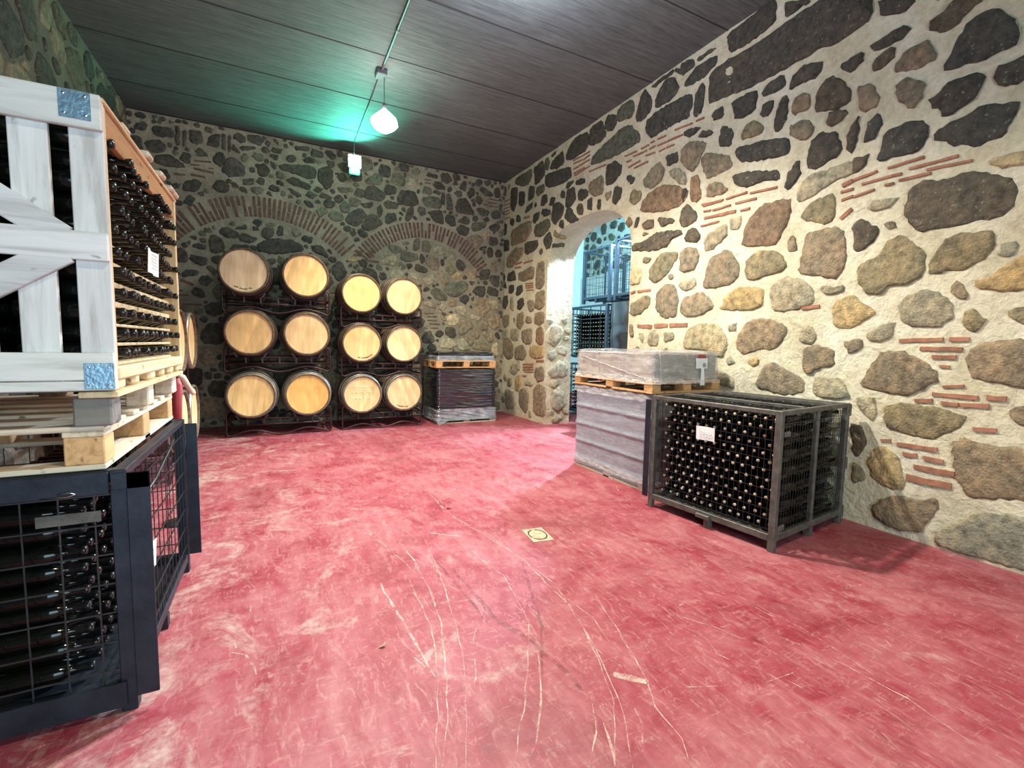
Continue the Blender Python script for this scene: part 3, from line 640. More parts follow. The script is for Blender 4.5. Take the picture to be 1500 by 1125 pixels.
# --- back wall with two flat brick arches
def embB(u, v, h): return (u, DY - h, v)
mb = MB()
nb = int((WX - LX) / .13)
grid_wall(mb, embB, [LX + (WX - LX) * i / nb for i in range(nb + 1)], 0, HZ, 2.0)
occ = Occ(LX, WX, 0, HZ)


def brick_arch(cx, half, zend, rise, thick, skip=()):
    R = (half ** 2 + rise ** 2) / (2 * rise); cz = zend + rise - R
    a0 = math.asin(half / R); n = int(2 * a0 * R / .073)
    for i in range(n + 1):
        a = -a0 + 2 * a0 * i / n
        s_, c_ = math.sin(a), math.cos(a)
        for (r0, r1) in (((0, .48), (.54, 1)) if i % 2 else ((0, 1),)):
            if i % 2 and rng.random() < .2: continue
            p = R - thick / 2 + thick * r0; q = R - thick / 2 + thick * r1
            add_brick(mb, cx + p * s_, cz + p * c_, cx + q * s_, cz + q * c_, .042, embB, 2.0, 2, .016)
    outer = [(cx + (R + thick * .55) * math.sin(-a0 + 2 * a0 * i / 16), cz + (R + thick * .55) * math.cos(-a0 + 2 * a0 * i / 16)) for i in range(17)]
    inner = [(cx + (R - thick * .55) * math.sin(a0 - 2 * a0 * i / 16), cz + (R - thick * .55) * math.cos(a0 - 2 * a0 * i / 16)) for i in range(17)]
    occ.fill(outer + inner, .02)


brick_arch(-.12, 1.42, 3.02, .67, .33)
brick_arch(2.66, 1.20, 3.06, .60, .29)
for (x0, z0, x1, z1) in ((1.32, 3.12, 1.46, 3.11), (1.30, 3.05, 1.44, 3.05), (1.20, 2.96, 1.43, 2.95), (1.56, 2.98, 1.76, 2.96), (1.56, 3.08, 1.68, 3.06), (1.57, 3.14, 1.66, 3.13), (3.72, 2.86, 3.95, 2.86), (3.80, 2.94, 3.98, 2.93)):
    add_brick(mb, x0, z0, x1, z1, .04, embB, 2.0)
for code, pl in parse_stones(STONES_B):
    c = sum(p[0] for p in pl) / len(pl), sum(p[1] for p in pl) / len(pl)
    if not occ.free([(c[0] - .02, c[1] - .02), (c[0] + .02, c[1] - .02), (c[0], c[1] + .02)]): continue
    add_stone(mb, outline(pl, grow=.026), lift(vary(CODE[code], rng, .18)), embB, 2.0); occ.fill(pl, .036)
for x0, y0, x1, y1, th in parse_bricks(BRICKS_B):
    add_brick(mb, x0, y0, x1, y1, th, embB, 2.0)
    occ.fill([(x0, y0 - .03), (x1, y1 - .03), (x1, y1 + .03), (x0, y0 + .03)], .02)
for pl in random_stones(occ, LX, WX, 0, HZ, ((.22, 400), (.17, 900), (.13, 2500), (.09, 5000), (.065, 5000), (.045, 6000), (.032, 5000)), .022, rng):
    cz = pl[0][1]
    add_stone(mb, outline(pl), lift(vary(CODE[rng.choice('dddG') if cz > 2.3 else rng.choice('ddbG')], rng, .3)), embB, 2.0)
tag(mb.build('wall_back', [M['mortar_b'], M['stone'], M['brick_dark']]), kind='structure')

# --- left wall
def embL(u, v, h): return (LX + h, u, v)
mb = MB()
nl = int((DY - FY) / .14)
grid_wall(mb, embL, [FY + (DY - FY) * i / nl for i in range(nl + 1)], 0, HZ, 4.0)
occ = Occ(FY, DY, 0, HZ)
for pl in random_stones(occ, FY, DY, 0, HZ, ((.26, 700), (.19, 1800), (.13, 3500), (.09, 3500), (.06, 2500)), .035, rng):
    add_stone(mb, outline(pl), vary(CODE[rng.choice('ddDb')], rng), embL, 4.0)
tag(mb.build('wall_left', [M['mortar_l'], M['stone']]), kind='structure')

# --- wall behind the camera with a wide daylight doorway
mb = MB(); mb.col = (1, 1, 1)
mb.box(LX - .1, -1.2, FY - .3, FY, 0, HZ); mb.box(2.6, WX + .1, FY - .3, FY, 0, HZ); mb.box(-1.2, 2.6, FY - .3, FY, 3.0, HZ)
tag(mb.build('wall_front', M['plaster']), kind='structure')

# --- floor, with its scratches as part of the surface
mb = MB()
X0, X1, Y0, Y1 = LX - .2, 9.2, FY - .3, 12.2
mb.add([(X0, Y0, 0), (X1, Y0, 0), (X1, Y1, 0), (X0, Y1, 0), (X0, Y0, -.1), (X1, Y0, -.1), (X1, Y1, -.1), (X0, Y1, -.1)],
       [(0, 1, 2, 3), (7, 6, 5, 4), (0, 4, 5, 1), (1, 5, 6, 2), (2, 6, 7, 3), (3, 7, 4, 0)])
for ln in SCRATCHES.split('|'):
    q = ln.split(); w = int(q[0][1:]) / 1000 * 1.1; mb.mi = 2 if q[0][0] == 'D' else 1
    P_ = [Vector([float(a) for a in p.split(',')]) for p in q[1:]]
    S = []
    for a, b in zip(P_, P_[1:]):
        k = max(2, int((b - a).length / .05)); S += [a.lerp(b, i / k) for i in range(k)]
    S.append(P_[-1]); m = len(S); vs = []
    for i, p in enumerate(S):
        d = (S[min(i + 1, m - 1)] - S[max(i - 1, 0)]).normalized(); nn = Vector((-d.y, d.x))
        ww = w * (.35 + .65 * math.sin(PI * min(1, (i + .5) / m))) * random.uniform(.6, 1.3) / 2
        p = p + nn * .01 * noise.noise(Vector((p.x * 9, p.y * 9, w)))
        vs += [(p.x + nn.x * ww, p.y + nn.y * ww, .0012), (p.x - nn.x * ww, p.y - nn.y * ww, .0012)]
    mb.add(vs, [(2 * i, 2 * i + 1, 2 * i + 3, 2 * i + 2) for i in range(m - 1)])
r2 = random.Random(3)
for i in range(90):
    x = r2.uniform(-.4, 3.6); y = r2.uniform(.9, 6.5); a = r2.gauss(1.9, .7); L = r2.uniform(.03, .22); w = r2.uniform(.002, .005)
    d = Vector((math.cos(a), math.sin(a))); nn = Vector((-d.y, d.x)) * w
    mb.mi = 1
    mb.add([(x + nn.x, y + nn.y, .001), (x - nn.x, y - nn.y, .001), (x + d.x * L - nn.x * .3, y + d.y * L - nn.y * .3, .001), (x + d.x * L + nn.x * .3, y + d.y * L + nn.y * .3, .001)], [(0, 1, 2, 3)])
tag(mb.build('floor', [M['floor'], M['scratch'], M['drag']]), kind='structure')

# --- ceiling boards with dark joints
mb = MB()
mb.box(LX - .2, WX + TH, FY - .3, DY + .2, HZ, HZ + .15)
mb.mi = 1
for y in (8.10, 6.98, 5.86, 4.74, 3.62, 2.5, 1.38, .26, -.86, -1.98):
    mb.box(LX, WX, y - .007, y + .007, HZ - .004, HZ + .002)
mb.box(LX, WX, DY - .05, DY - .02, HZ - .006, HZ + .001)
tag(mb.build('ceiling', [M['ceiling'], M['joint']]), kind='structure')

# --- the next room, seen through the doorway
mb = MB()
def embF(u, v, h): return (8.6 - h, u, v)
grid_wall(mb, embF, [3 + .3 * i for i in range(31)], 3.55, 5.6, 6.0)
occ = Occ(3, 12, 3.55, 5.6)
for pl in random_stones(occ, 3, 12, 3.55, 5.6, ((.17, 700), (.12, 2500), (.08, 1900)), .05, rng):
    add_stone(mb, outline(pl), vary(CODE[rng.choice('ddG')], rng), embF, 6.0)
mb.mi = 2; mb.box(8.52, 8.7, 3, 12, 0, 3.56)
tag(mb.build('wall_beyond', [M['mortar_g'], M['stone'], M['plaster']]), kind='structure')
mb = MB(); mb.box(WX + TH, 8.7, 12, 12.2, 0, 5.6); mb.box(WX + TH, 8.7, 2.8, 3, 0, 5.6)
tag(mb.build('wall_side', M['plaster']), kind='structure')
mb = MB(); mb.box(WX + TH, 8.8, 2.8, 12.2, 5.6, 5.7); mb.box(WX + TH - .05, WX + TH, 2.8, 12.2, HZ, 5.6)
tag(mb.build('ceiling_beyond', M['ceiling']), kind='structure')

# ==================================================================== things
def wv(a=.1):
    k = random.uniform(1 - a, 1 + a); return (k, k * random.uniform(.97, 1.0), k * random.uniform(.93, 1.0))


# ---------------------------------------------------------------- pallets
def pallet(name, x0, x1, y0, y1, z0, h, pal, label, group=None, cat='pallet', rz=0.0, blocks=None):
    """four way pallet: bottom boards, nine blocks, cross boards, deck"""
    w, d = x1 - x0, y1 - y0
    r = empty(name, (x0, y0, z0), label, cat, group, rz)
    tb = .02
    for y in (0, d / 2 - .05, d - .10):
        m = MB(); m.col = wv(); m.box(0, w, y, y + .10, 0, tb, .003); m.build('bottom_board', M[pal + '_x'], r)
    for x in (0, w - .10):
        m = MB(); m.col = wv(); m.box(x, x + .10, .1, d - .1, .0005, tb, .003); m.build('end_board', M[pal + '_y'], r)
    for i, x in enumerate((0, w / 2 - .06, w - .12)):
        for j, y in enumerate((0, d / 2 - .06, d - .12)):
            m = MB(); m.col = wv(.2); m.box(x + .002, x + .118, y + .002, y + .118, tb + .0005, h - 2 * tb - .0005, .004)
            m.build('block', M[blocks or pal + '_y'], r)
    for x in (0, w / 2 - .06, w - .12):
        m = MB(); m.col = wv(); m.box(x, x + .12, 0, d, h - 2 * tb, h - tb - .0005, .003); m.build('cross_board', M[pal + '_y'], r)
    n = 7; bw = .095; gap = (d - n * bw) / (n - 1)
    for i in range(n):
        y = i * (bw + gap); m = MB(); m.col = wv(.15); m.box(random.uniform(-.004, .004), w + random.uniform(-.004, .004), y, y + bw, h - tb, h, .003)
        m.build('deck_board', M[pal + '_x'], r)
    return r


# ------------------------------------------------------------ steel cages
def wires(m, O, U, V, lu, lv, nu, nv, r=.0022, N=(0, 0, 0)):
    """mesh panel: nu wires along V spaced over U, nv wires along U"""
    O, U, V, N = Vector(O), Vector(U), Vector(V), Vector(N)
    for i in range(nu):
        p = O + U * (lu * (i + .5) / nu); m.bar(p, p + V * lv, r * 2)
    for j in range(nv):
        p = O + V * (lv * (j + .5) / nv) + N * r * 2; m.bar(p, p + U * lu, r * 2.6)


def cage(name, loc, rz, w, d, h, steel, label, group, wn=(22, 9), side=(20, 7), flange=False, top=True, post=.045, thin=.0022, foot=.075):
    """wire sided bottle cage; w along local x, d along local y"""
    r = empty(name, loc, label, 'wine cage', group, rz)
    S = M[steel]; p = post; f = foot
    for (x, y) in ((0, 0), (w - p, 0), (0, d - p), (w - p, d - p)):
        m = MB(); m.box(x, x + p, y, y + p, 0, h, .003); m.build('post', S, r)
    for za, zb in ((f, f + .05), (h - .035, h - .001)):
        for y in (0, d - p):
            m = MB(); m.box(p, w - p, y + .004, y + p - .004, za, zb, .003); m.build('frame_rail', S, r)
        for x in (0, w - p):
            m = MB(); m.box(x + .004, x + p - .004, p, d - p, za, zb, .003); m.build('frame_rail', S, r)
    # intermediate uprights on the sides, feet in the middle
    for y in (.006, d - .036):
        m = MB(); m.box(w * .52 - .018, w * .52 + .018, y, y + .03, f + .05, h - .035, .002); m.build('middle_upright', S, r)
    for (x, y) in ((w * .52 - .03, .0), (w * .52 - .03, d - .05), (.0, d * .45), (w - .05, d * .45)):
        m = MB(); m.box(x, x + .05, y, y + .05, 0, f, .002); m.build('foot', S, r)
    m = MB()
    m.box(p, w - p, p, d - p, f + .004, f + .010)
    for k in range(5):
        x = p + (w - 2 * p) * (k + .5) / 5; m.box(x - .02, x + .02, p, d - p, f - .02, f + .004)
    m.build('base', S, r)
    m = MB(); wires(m, (p, .012, f + .05), (1, 0, 0), (0, 0, 1), w - 2 * p, h - f - .085, side[0], side[1], thin, (0, -1, 0)); m.build('wire_panel', M['wire'], r)
    m = MB(); wires(m, (p, d - .012, f + .05), (1, 0, 0), (0, 0, 1), w - 2 * p, h - f - .085, side[0], side[1], thin, (0, 1, 0)); m.build('wire_panel', M['wire'], r)
    m = MB(); wires(m, (.012, p, f + .05), (0, 1, 0), (0, 0, 1), d - 2 * p, h - f - .085, wn[0], wn[1], thin, (-1, 0, 0)); m.build('wire_panel', M['wire'], r)
    m = MB(); wires(m, (w - .012, p, f + .05), (0, 1, 0), (0, 0, 1), d - 2 * p, h - f - .085, wn[0], wn[1], thin, (1, 0, 0)); m.build('wire_panel', M['wire'], r)
    if top:
        m = MB(); wires(m, (p, p, h - .02), (1, 0, 0), (0, 1, 0), w - 2 * p, d - 2 * p, 14, 12, thin, (0, 0, 1)); m.build('wire_lid', M['wire'], r)
        for q in (.36, .78):
            m = MB(); m.box(w * q, w * q + .04, p, d - p, h - .022, h + .004, .002); m.build('lid_bar', S, r)
    return r


# wine bottle: lies with its neck pointing along local -x
def bottle_proto():
    m = MB(); m.smooth = True
    prof = [(0, 0), (.036, 0), (.0375, .004), (.0378, .19), (.034, .207), (.022, .228), (.0155, .243), (.0145, .284), (.0165, .286), (.0165, .294), (.0145, .296)]
    R = Matrix.Rotation(-PI / 2, 4, 'Y')      # +z -> -x
    m.lathe(prof, 14, 'z', R)
    o = m.build('wine_bottle', M['glass'])
    m = MB(); m.lathe([(.0120, .2958), (.0115, .3005), (0, .3010)], 10, 'z', R)
    m.build('cork', M['cork'], o)
    tag(o, 'dark bottle', 'bottle')
    return o


bottle = bottle_proto()
first = [True]


capped = None


def put_capped(loc, rz, label, group):
    """the same bottle with a black capsule over its mouth"""
    global capped
    if capped is None:
        capped = bottle.copy(); COL.objects.link(capped)
        m = MB(); m.lathe([(.0150, .235), (.0155, .243), (.0150, .285), (.0172, .287), (.0172, .298), (.0145, .302), (0, .303)], 12, 'z', Matrix.Rotation(-PI / 2, 4, 'Y'))
        m.build('capsule', M['capsule'], capped)
        capped.location = loc; capped.rotation_euler = (0, 0, rz)
        return tag(capped, label, 'bottle', group)
    return copy_tree(capped, loc, rz, label, group)


def put_bottle(loc, rz, label, group, parent_rot=None):
    if first[0]:
        first[0] = False
        bottle.location = loc; bottle.rotation_euler = (0, 0, rz); tag(bottle, label, 'bottle', group); return bottle
    return copy_tree(bottle, loc, rz, label, group)


def bottle_mass(name, spots, rz_world, label, parent=None, seg=10, cork=True):
    """a mass of further bottles as one object"""
    m = MB(); m.smooth = True
    prof = [(0, 0), (.0375, 0), (.0378, .19), (.030, .214), (.0155, .243), (.0155, .298), (0, .298)]
    for (p, rz) in spots:
        T = Matrix.Translation(p) @ Matrix.Rotation(rz, 4, 'Z') @ Matrix.Rotation(-PI / 2, 4, 'Y')
        m.mi = 0; m.lathe(prof, seg, 'z', T)
        m.mi = 1; 
        if cork: m.lathe([(.0118, .2985), (0, .300)], 8, 'z', T)
    o = m.build(name, [M['glass'], M['cork']], parent)
    return tag(o, label, 'bottles', kind='stuff')


# ---- steel cage by the right wall
RZ = math.radians(6.144)
CX, CY, CW, CD, CH = 3.144, 1.964, 1.109, 1.135, 1.03
cg = cage('wine_cage', (CX, CY, 0), RZ, CW, CD, CH, 'greysteel',
          'grey steel wire cage full of dark bottles standing against the right stone wall', None, (24, 12), (26, 7), thin=.0012)
m = MB()                                                       # loops and latches on the back and side
for z in (.10, .52, .97):
    m.box(CW, CW + .035, .0, .06, z - .05, z + .05, .004)
m.build('stacking_lug', M['greysteel'], cg)
m = MB()
for z in (.86, .17): m.box(.05, .13, -.006, .004, z - .018, z + .018, .002)
m.build('hinge_plate', M['greysteel'], cg)
m = MB(); m.box(-.03, .0, .50, .62, .075, .11, .004); m.build('latch', M['greysteel'], cg)
m = MB(); m.box(-.012, -.002, CD + .001, CD + .060, .09, .99, .002); m.build('corner_flange', M['blacksteel'], cg)
c_, s_ = math.cos(RZ), math.sin(RZ)


def cagep(x, y, z): return (CX + x * c_ - y * s_, CY + x * s_ + y * c_, z)


rest = []; near = []
for j in range(13):
    zz = .165 + j * .0655
    for i in range(13 if j % 2 == 0 else 12):
        y = .082 + i * .0805 + (.040 if j % 2 else 0)
        jitter = random.uniform(-.014, .014)
        (near if i < 5 else rest).append((cagep(.40 + jitter, y, zz), RZ))
for p, rz in near:
    put_bottle(p, rz, 'dark wine bottle with pale cork, near end of the grey cage by the right wall',
               'bottles at the near end of the grey wire cage')
inner = rest[:]
for j in range(13):
    for i in range(13 if j % 2 == 0 else 12):
        y = .082 + i * .0805 + (.040 if j % 2 else 0); zz = .165 + j * .0655
        for x in (.70, 1.02): inner.append((cagep(x + random.uniform(-.01, .01), y, zz), RZ))
        for x in (.20, .52, .82): inner.append((cagep(x + random.uniform(-.01, .01), y + (.04 if i < 12 - (j % 2) else 0), zz + .012), RZ + PI))  # reversed filler bottles, added to keep the cage interior dark
bottle_mass('bottle_stack', inner, 0, 'mass of dark wine bottles with pale cork ends filling the rest of the grey cage', seg=9)


def paper(name, c, u, v, w, h, label, lines=4, tilt=0):
    """sheet of paper centred at c, u right, v up"""
    c, u, v = Vector(c), Vector(u).normalized(), Vector(v).normalized(); n = u.cross(v)
    r = empty(name, c, label, 'label')
    m = MB(); vs = []; K = 6
    for i in range(K + 1):
        for j in range(2):
            a = (i / K - .5) * w; b = (j - .5) * h
            vs.append(u * a + v * b + n * (.006 * math.sin(i * 1.1 + j)))
    m.add(vs, [(2 * i, 2 * i + 2, 2 * i + 3, 2 * i + 1) for i in range(K)])
    m.build('sheet', M['paper'], r)
    m = MB()
    for k in range(lines):
        y = h * (.28 - .56 * k / max(1, lines - 1)); x0 = -w * .3; x1 = w * random.uniform(.1, .33)
        x = x0
        while x < x1:
            L = random.uniform(.006, .02)
            m.bar(c * 0 + u * x + v * y + n * .009, u * (x + L) + v * y + n * .009, .0028, .0012); x += L + .006
    m.build('text_line', M['ink'], r)
    return r


U_ = Vector((s_, -c_, 0))      # to the right when facing the cage front
paper('paper_label', Vector(cagep(-.014, .575, .775)), U_, (0, 0, 1), .165, .11, 'white paper label hanging on the front of the grey bottle cage by the right wall')

# ---- film wrapped stack beside it


def shell(m, x0, x1, y0, y1, z0, z1, fn, nz=40, step=.05, top=True, seed=0.0, topamp=.01):
    """closed wrapped skin; fn(s, z, n) -> outward push"""
    P_ = []; r = .03
    def side(a, b, nrm):
        a, b = Vector(a), Vector(b); k = max(4, int((b - a).length / step))
        for i in range(k): P_.append((a.lerp(b, i / k), Vector(nrm)))
    def q(v): return Vector(v).normalized()
    side((x0 + r, y0), (x1 - r, y0), (0, -1)); P_.append((Vector((x1 - r * .3, y0 + r * .3)), q((1, -1))))
    side((x1, y0 + r), (x1, y1 - r), (1, 0)); P_.append((Vector((x1 - r * .3, y1 - r * .3)), q((1, 1))))
    side((x1 - r, y1), (x0 + r, y1), (0, 1)); P_.append((Vector((x0 + r * .3, y1 - r * .3)), q((-1, 1))))
    side((x0, y1 - r), (x0, y0 + r), (-1, 0)); P_.append((Vector((x0 + r * .3, y0 + r * .3)), q((-1, -1))))
    n = len(P_); vs = []
    for k in range(nz + 1):
        z = z0 + (z1 - z0) * k / nz
        for i, (p, nn) in enumerate(P_):
            d = fn(i / n, p, z, nn); vs.append((p.x + nn.x * d, p.y + nn.y * d, z))
    fs = [(k * n + i, k * n + (i + 1) % n, (k + 1) * n + (i + 1) % n, (k + 1) * n + i) for k in range(nz) for i in range(n)]
    m.smooth = True; m.add(vs, fs)
    if top:
        cx, cy = (x0 + x1) / 2, (y0 + y1) / 2; vs = []; K = 6
        for k in range(K + 1):
            s = 1 - k / K * .98
            for i, (p, nn) in enumerate(P_):
                d = fn(i / n, p, z1, nn) if k == 0 else 0
                x = cx + (p.x + nn.x * d - cx) * s; y = cy + (p.y + nn.y * d - cy) * s
                vs.append((x, y, z1 + (topamp * (1 + 1.4 * noise.noise(Vector((x * 5, y * 5, seed)))) if k else 0)))
        fs = [(k * n + i, k * n + (i + 1) % n, (k + 1) * n + (i + 1) % n, (k + 1) * n + i) for k in range(K) for i in range(n)]
        fs.append(tuple(K * n + i for i in range(n)))
        m.add(vs, fs)
    m.smooth = False


SX0, SX1, SY0, SY1 = 3.275, 4.10, 3.385, 4.62
pallet('wooden_pallet', 3.265, 4.10, 3.375, 4.63, 0, .125, 'pale', 'pale wooden pallet on the floor under the tall clear-wrapped stack beside the grey cage')
ld = empty('wrapped_load', (0, 0, .128), 'tall load of four grey tiers in clear stretch film behind the grey bottle cage', 'wrapped load')
zt = [.0, .20, .41, .625, .845]
for a, b in zip(zt, zt[1:]):
    mm = MB()
    mm.box(SX0 + .012, SX1 - .004, SY0 + .006, SY1 - .006, a + .002, b - .007, .012)
    mm.build('tier', M['carton'], ld)
mm = MB()
for a in zt[1:-1]: mm.box(SX0 - .006, SX1 + .006, SY0 - .006, SY1 + .006, a - .006, a, 0)
mm.build('divider_sheet', M['film_t'], ld)


def fclear(s, p, z, nn):
    d = .010 + .006 * noise.noise(Vector((p.x * 5, p.y * 5, z * 9)))
    for t in zt[1:-1]: d += .014 * math.exp(-((z - t) / .018) ** 2) * (1 + .6 * noise.noise(Vector((p.x * 8, p.y * 8, t))))
    if z > .80: d += (z - .80) * .5 * abs(noise.noise(Vector((p.x * 9, p.y * 9, 3))))
    if z < .02: d += .012
    return d


mm = MB(); shell(mm, SX0, SX1, SY0, SY1, -.085, .862, fclear, 60, .03)
mm.build('stretch_film', M['film'], ld)
for (zc, amp, w) in ((.835, .020, .045), (-.02, .012, .03)):
    mm = MB(); mm.smooth = True; vs = []; K = 90   # gathered hem of film
    for i in range(K + 1):
        t = i / K; tot = (SY1 - SY0) + (SX1 - SX0); q = t * tot
        if q < SY1 - SY0: x, y, nx, ny = SX0, SY1 - q, -1, 0
        else: x, y, nx, ny = SX0 + (q - (SY1 - SY0)), SY0, 0, -1
        for k in range(5):
            d = .022 + amp * noise.noise(Vector((q * 9, k * .8, zc))) + .004 * k
            vs.append((x + nx * d, y + ny * d, zc + w * (1 - k / 2) + .012 * noise.noise(Vector((q * 14, k, 7)))))
    mm.add(vs, [(5 * i + k, 5 * i + 5 + k, 5 * i + 6 + k, 5 * i + 1 + k) for i in range(K) for k in range(4)])
    mm.build('film_fold', M['film_t'], ld)

pallet('wooden_pallet', 3.24, 4.20, 3.32, 4.63, 1.006, .125, 'orange', 'light orange wooden pallet lying on top of the tall clear-wrapped stack')
lt = empty('wrapped_load', (0, 0, 1.133), 'low brownish load in glossy clear film with hanging tag, on top of the tall stack', 'wrapped load')
mm = MB()
for (ya, yb) in ((3.35, 3.78), (3.785, 4.20), (4.205, 4.60)):
    for (xa, xb) in ((3.27, 3.72), (3.725, 4.17)):
        mm.box(xa, xb - .004, ya, yb - .004, 0.002, .27, .012)
mm.build('carton_layer', M['carton_b'], lt)


def ftop(s, p, z, nn):
    d = .014 + .010 * noise.noise(Vector((p.x * 3, p.y * 3, z * 16))) + .006 * noise.noise(Vector((p.x * 18, p.y * 18, z * 4)))
    if z < .03: d += .018 * (.03 - z) / .03
    return d


mm = MB(); shell(mm, 3.26, 4.175, 3.345, 4.61, -.03, .288, ftop, 28, .03, topamp=.014)
mm.build('stretch_film', M['film_t'], lt)
mm = MB()
for (a, b) in (((3.236, 4.5, .22), (3.236, 3.42, .02)), ((3.240, 4.58, .265), (3.238, 3.6, .262)), ((3.32, 3.322, .28), (3.36, 3.322, -.02))):
    n_ = 14; A, B = Vector(a), Vector(b)
    mm.tube([A.lerp(B, i / n_) + Vector((.004 * math.sin(i * 2.1), .004 * math.cos(i * 1.7), .003 * math.sin(i * 3.3))) for i in range(n_ + 1)], .006, 5)
mm.build('film_rope', M['film_t'], lt)
mm = MB(); mm.box(3.83, 3.99, 3.318, 3.322, .12, .225); mm.mi = 1; mm.box(3.85, 3.96, 3.316, 3.3185, .225, .262)
mm.mi = 0; mm.add([(3.90, 3.316, .12), (3.94, 3.316, .12), (3.955, 3.31, -.055), (3.885, 3.31, -.055)], [(0, 1, 2, 3)])
mm.mi = 2; mm.lathe([(0, 0), (.026, 0), (.026, .002), (0, .002)], 14, 'y', Matrix.Translation((3.945, 3.3155, .155)))
o = mm.build('hanging_tag', [M['paper'], M['red'], M['ink']], lt); o['label'] = 'white hanging tag with red heading'

# ---- black film wrapped stack near the back corner
BX0, BX1, BY0, BY1 = 2.565, 3.70, 7.90, 8.74
pallet('wooden_pallet', 2.55, 3.72, 7.89, 8.75, 0, .12, 'pale', 'wooden pallet on the floor under the black-wrapped stack in the far corner')
bl = empty('wrapped_load', (0, 0, .122), 'tall load tightly wrapped in wrinkled black film by the back wall', 'wrapped load')


def fblack(s, p, z, nn):
    q = noise.noise(Vector((p.x * 1.3, p.y * 1.3, z * 26))); q2 = noise.noise(Vector((p.x * 4, p.y * 4, z * 60 + p.x * 6)))
    return .012 + .022 * abs(q) + .008 * q2 - .02 * (z > .82) * (z - .82) / .06


mm = MB(); shell(mm, BX0, BX1, BY0, BY1, .11, .878, fblack, 110, .035)
mm.build('black_film', M['blackfilm'], bl)
mm = MB(); shell(mm, BX0 - .012, BX1 + .012, BY0 - .012, BY1 + .012, -.06, .15, lambda s, p, z, nn: .014 + .022 * abs(noise.noise(Vector((p.x * 3, p.y * 3, z * 22 + p.x * 5)))) + .02 * max(0, .03 - z) / .09, 34, .035, top=False)
o = mm.build('film_hem', M['silverfilm'], bl); o['label'] = 'silvery gathered film hem'
mm = MB(); mm.smooth = True
mm.add([(2.53, 7.87, -.03), (2.78, 7.865, -.055), (2.63, 7.84, -.119), (2.56, 7.84, -.119)], [(0, 3, 2, 1)])
mm.build('torn_film', M['silverfilm'], bl)
pallet('wooden_pallet', 2.53, 3.70, 7.88, 8.74, 1.02, .135, 'orange', 'orange wooden pallet on top of the black-wrapped stack')
bt = empty('wrapped_load', (0, 0, 1.158), 'flat load under loose black film, topmost on the black-wrapped stack', 'wrapped load')
mm = MB(); shell(mm, 2.56, 3.68, 7.91, 8.71, .05, .135, lambda s, p, z, nn: -.02 + .02 * noise.noise(Vector((p.x * 5, p.y * 5, z * 22))), 10, .04, topamp=.018)
mm.build('black_film', M['blackfilm'], bt)
mm = MB(); shell(mm, 2.55, 3.69, 7.90, 8.72, -.012, .085, lambda s, p, z, nn: .005 + .014 * noise.noise(Vector((p.x * 6, p.y * 6, z * 30 + p.x * 4))) - .02 * max(0, z - .05) / .035, 14, .035, top=False)
mm.build('silver_film', M['silverfilm'], bt)

# ---------------------------------------------------------------- barrels
HEADS = {}


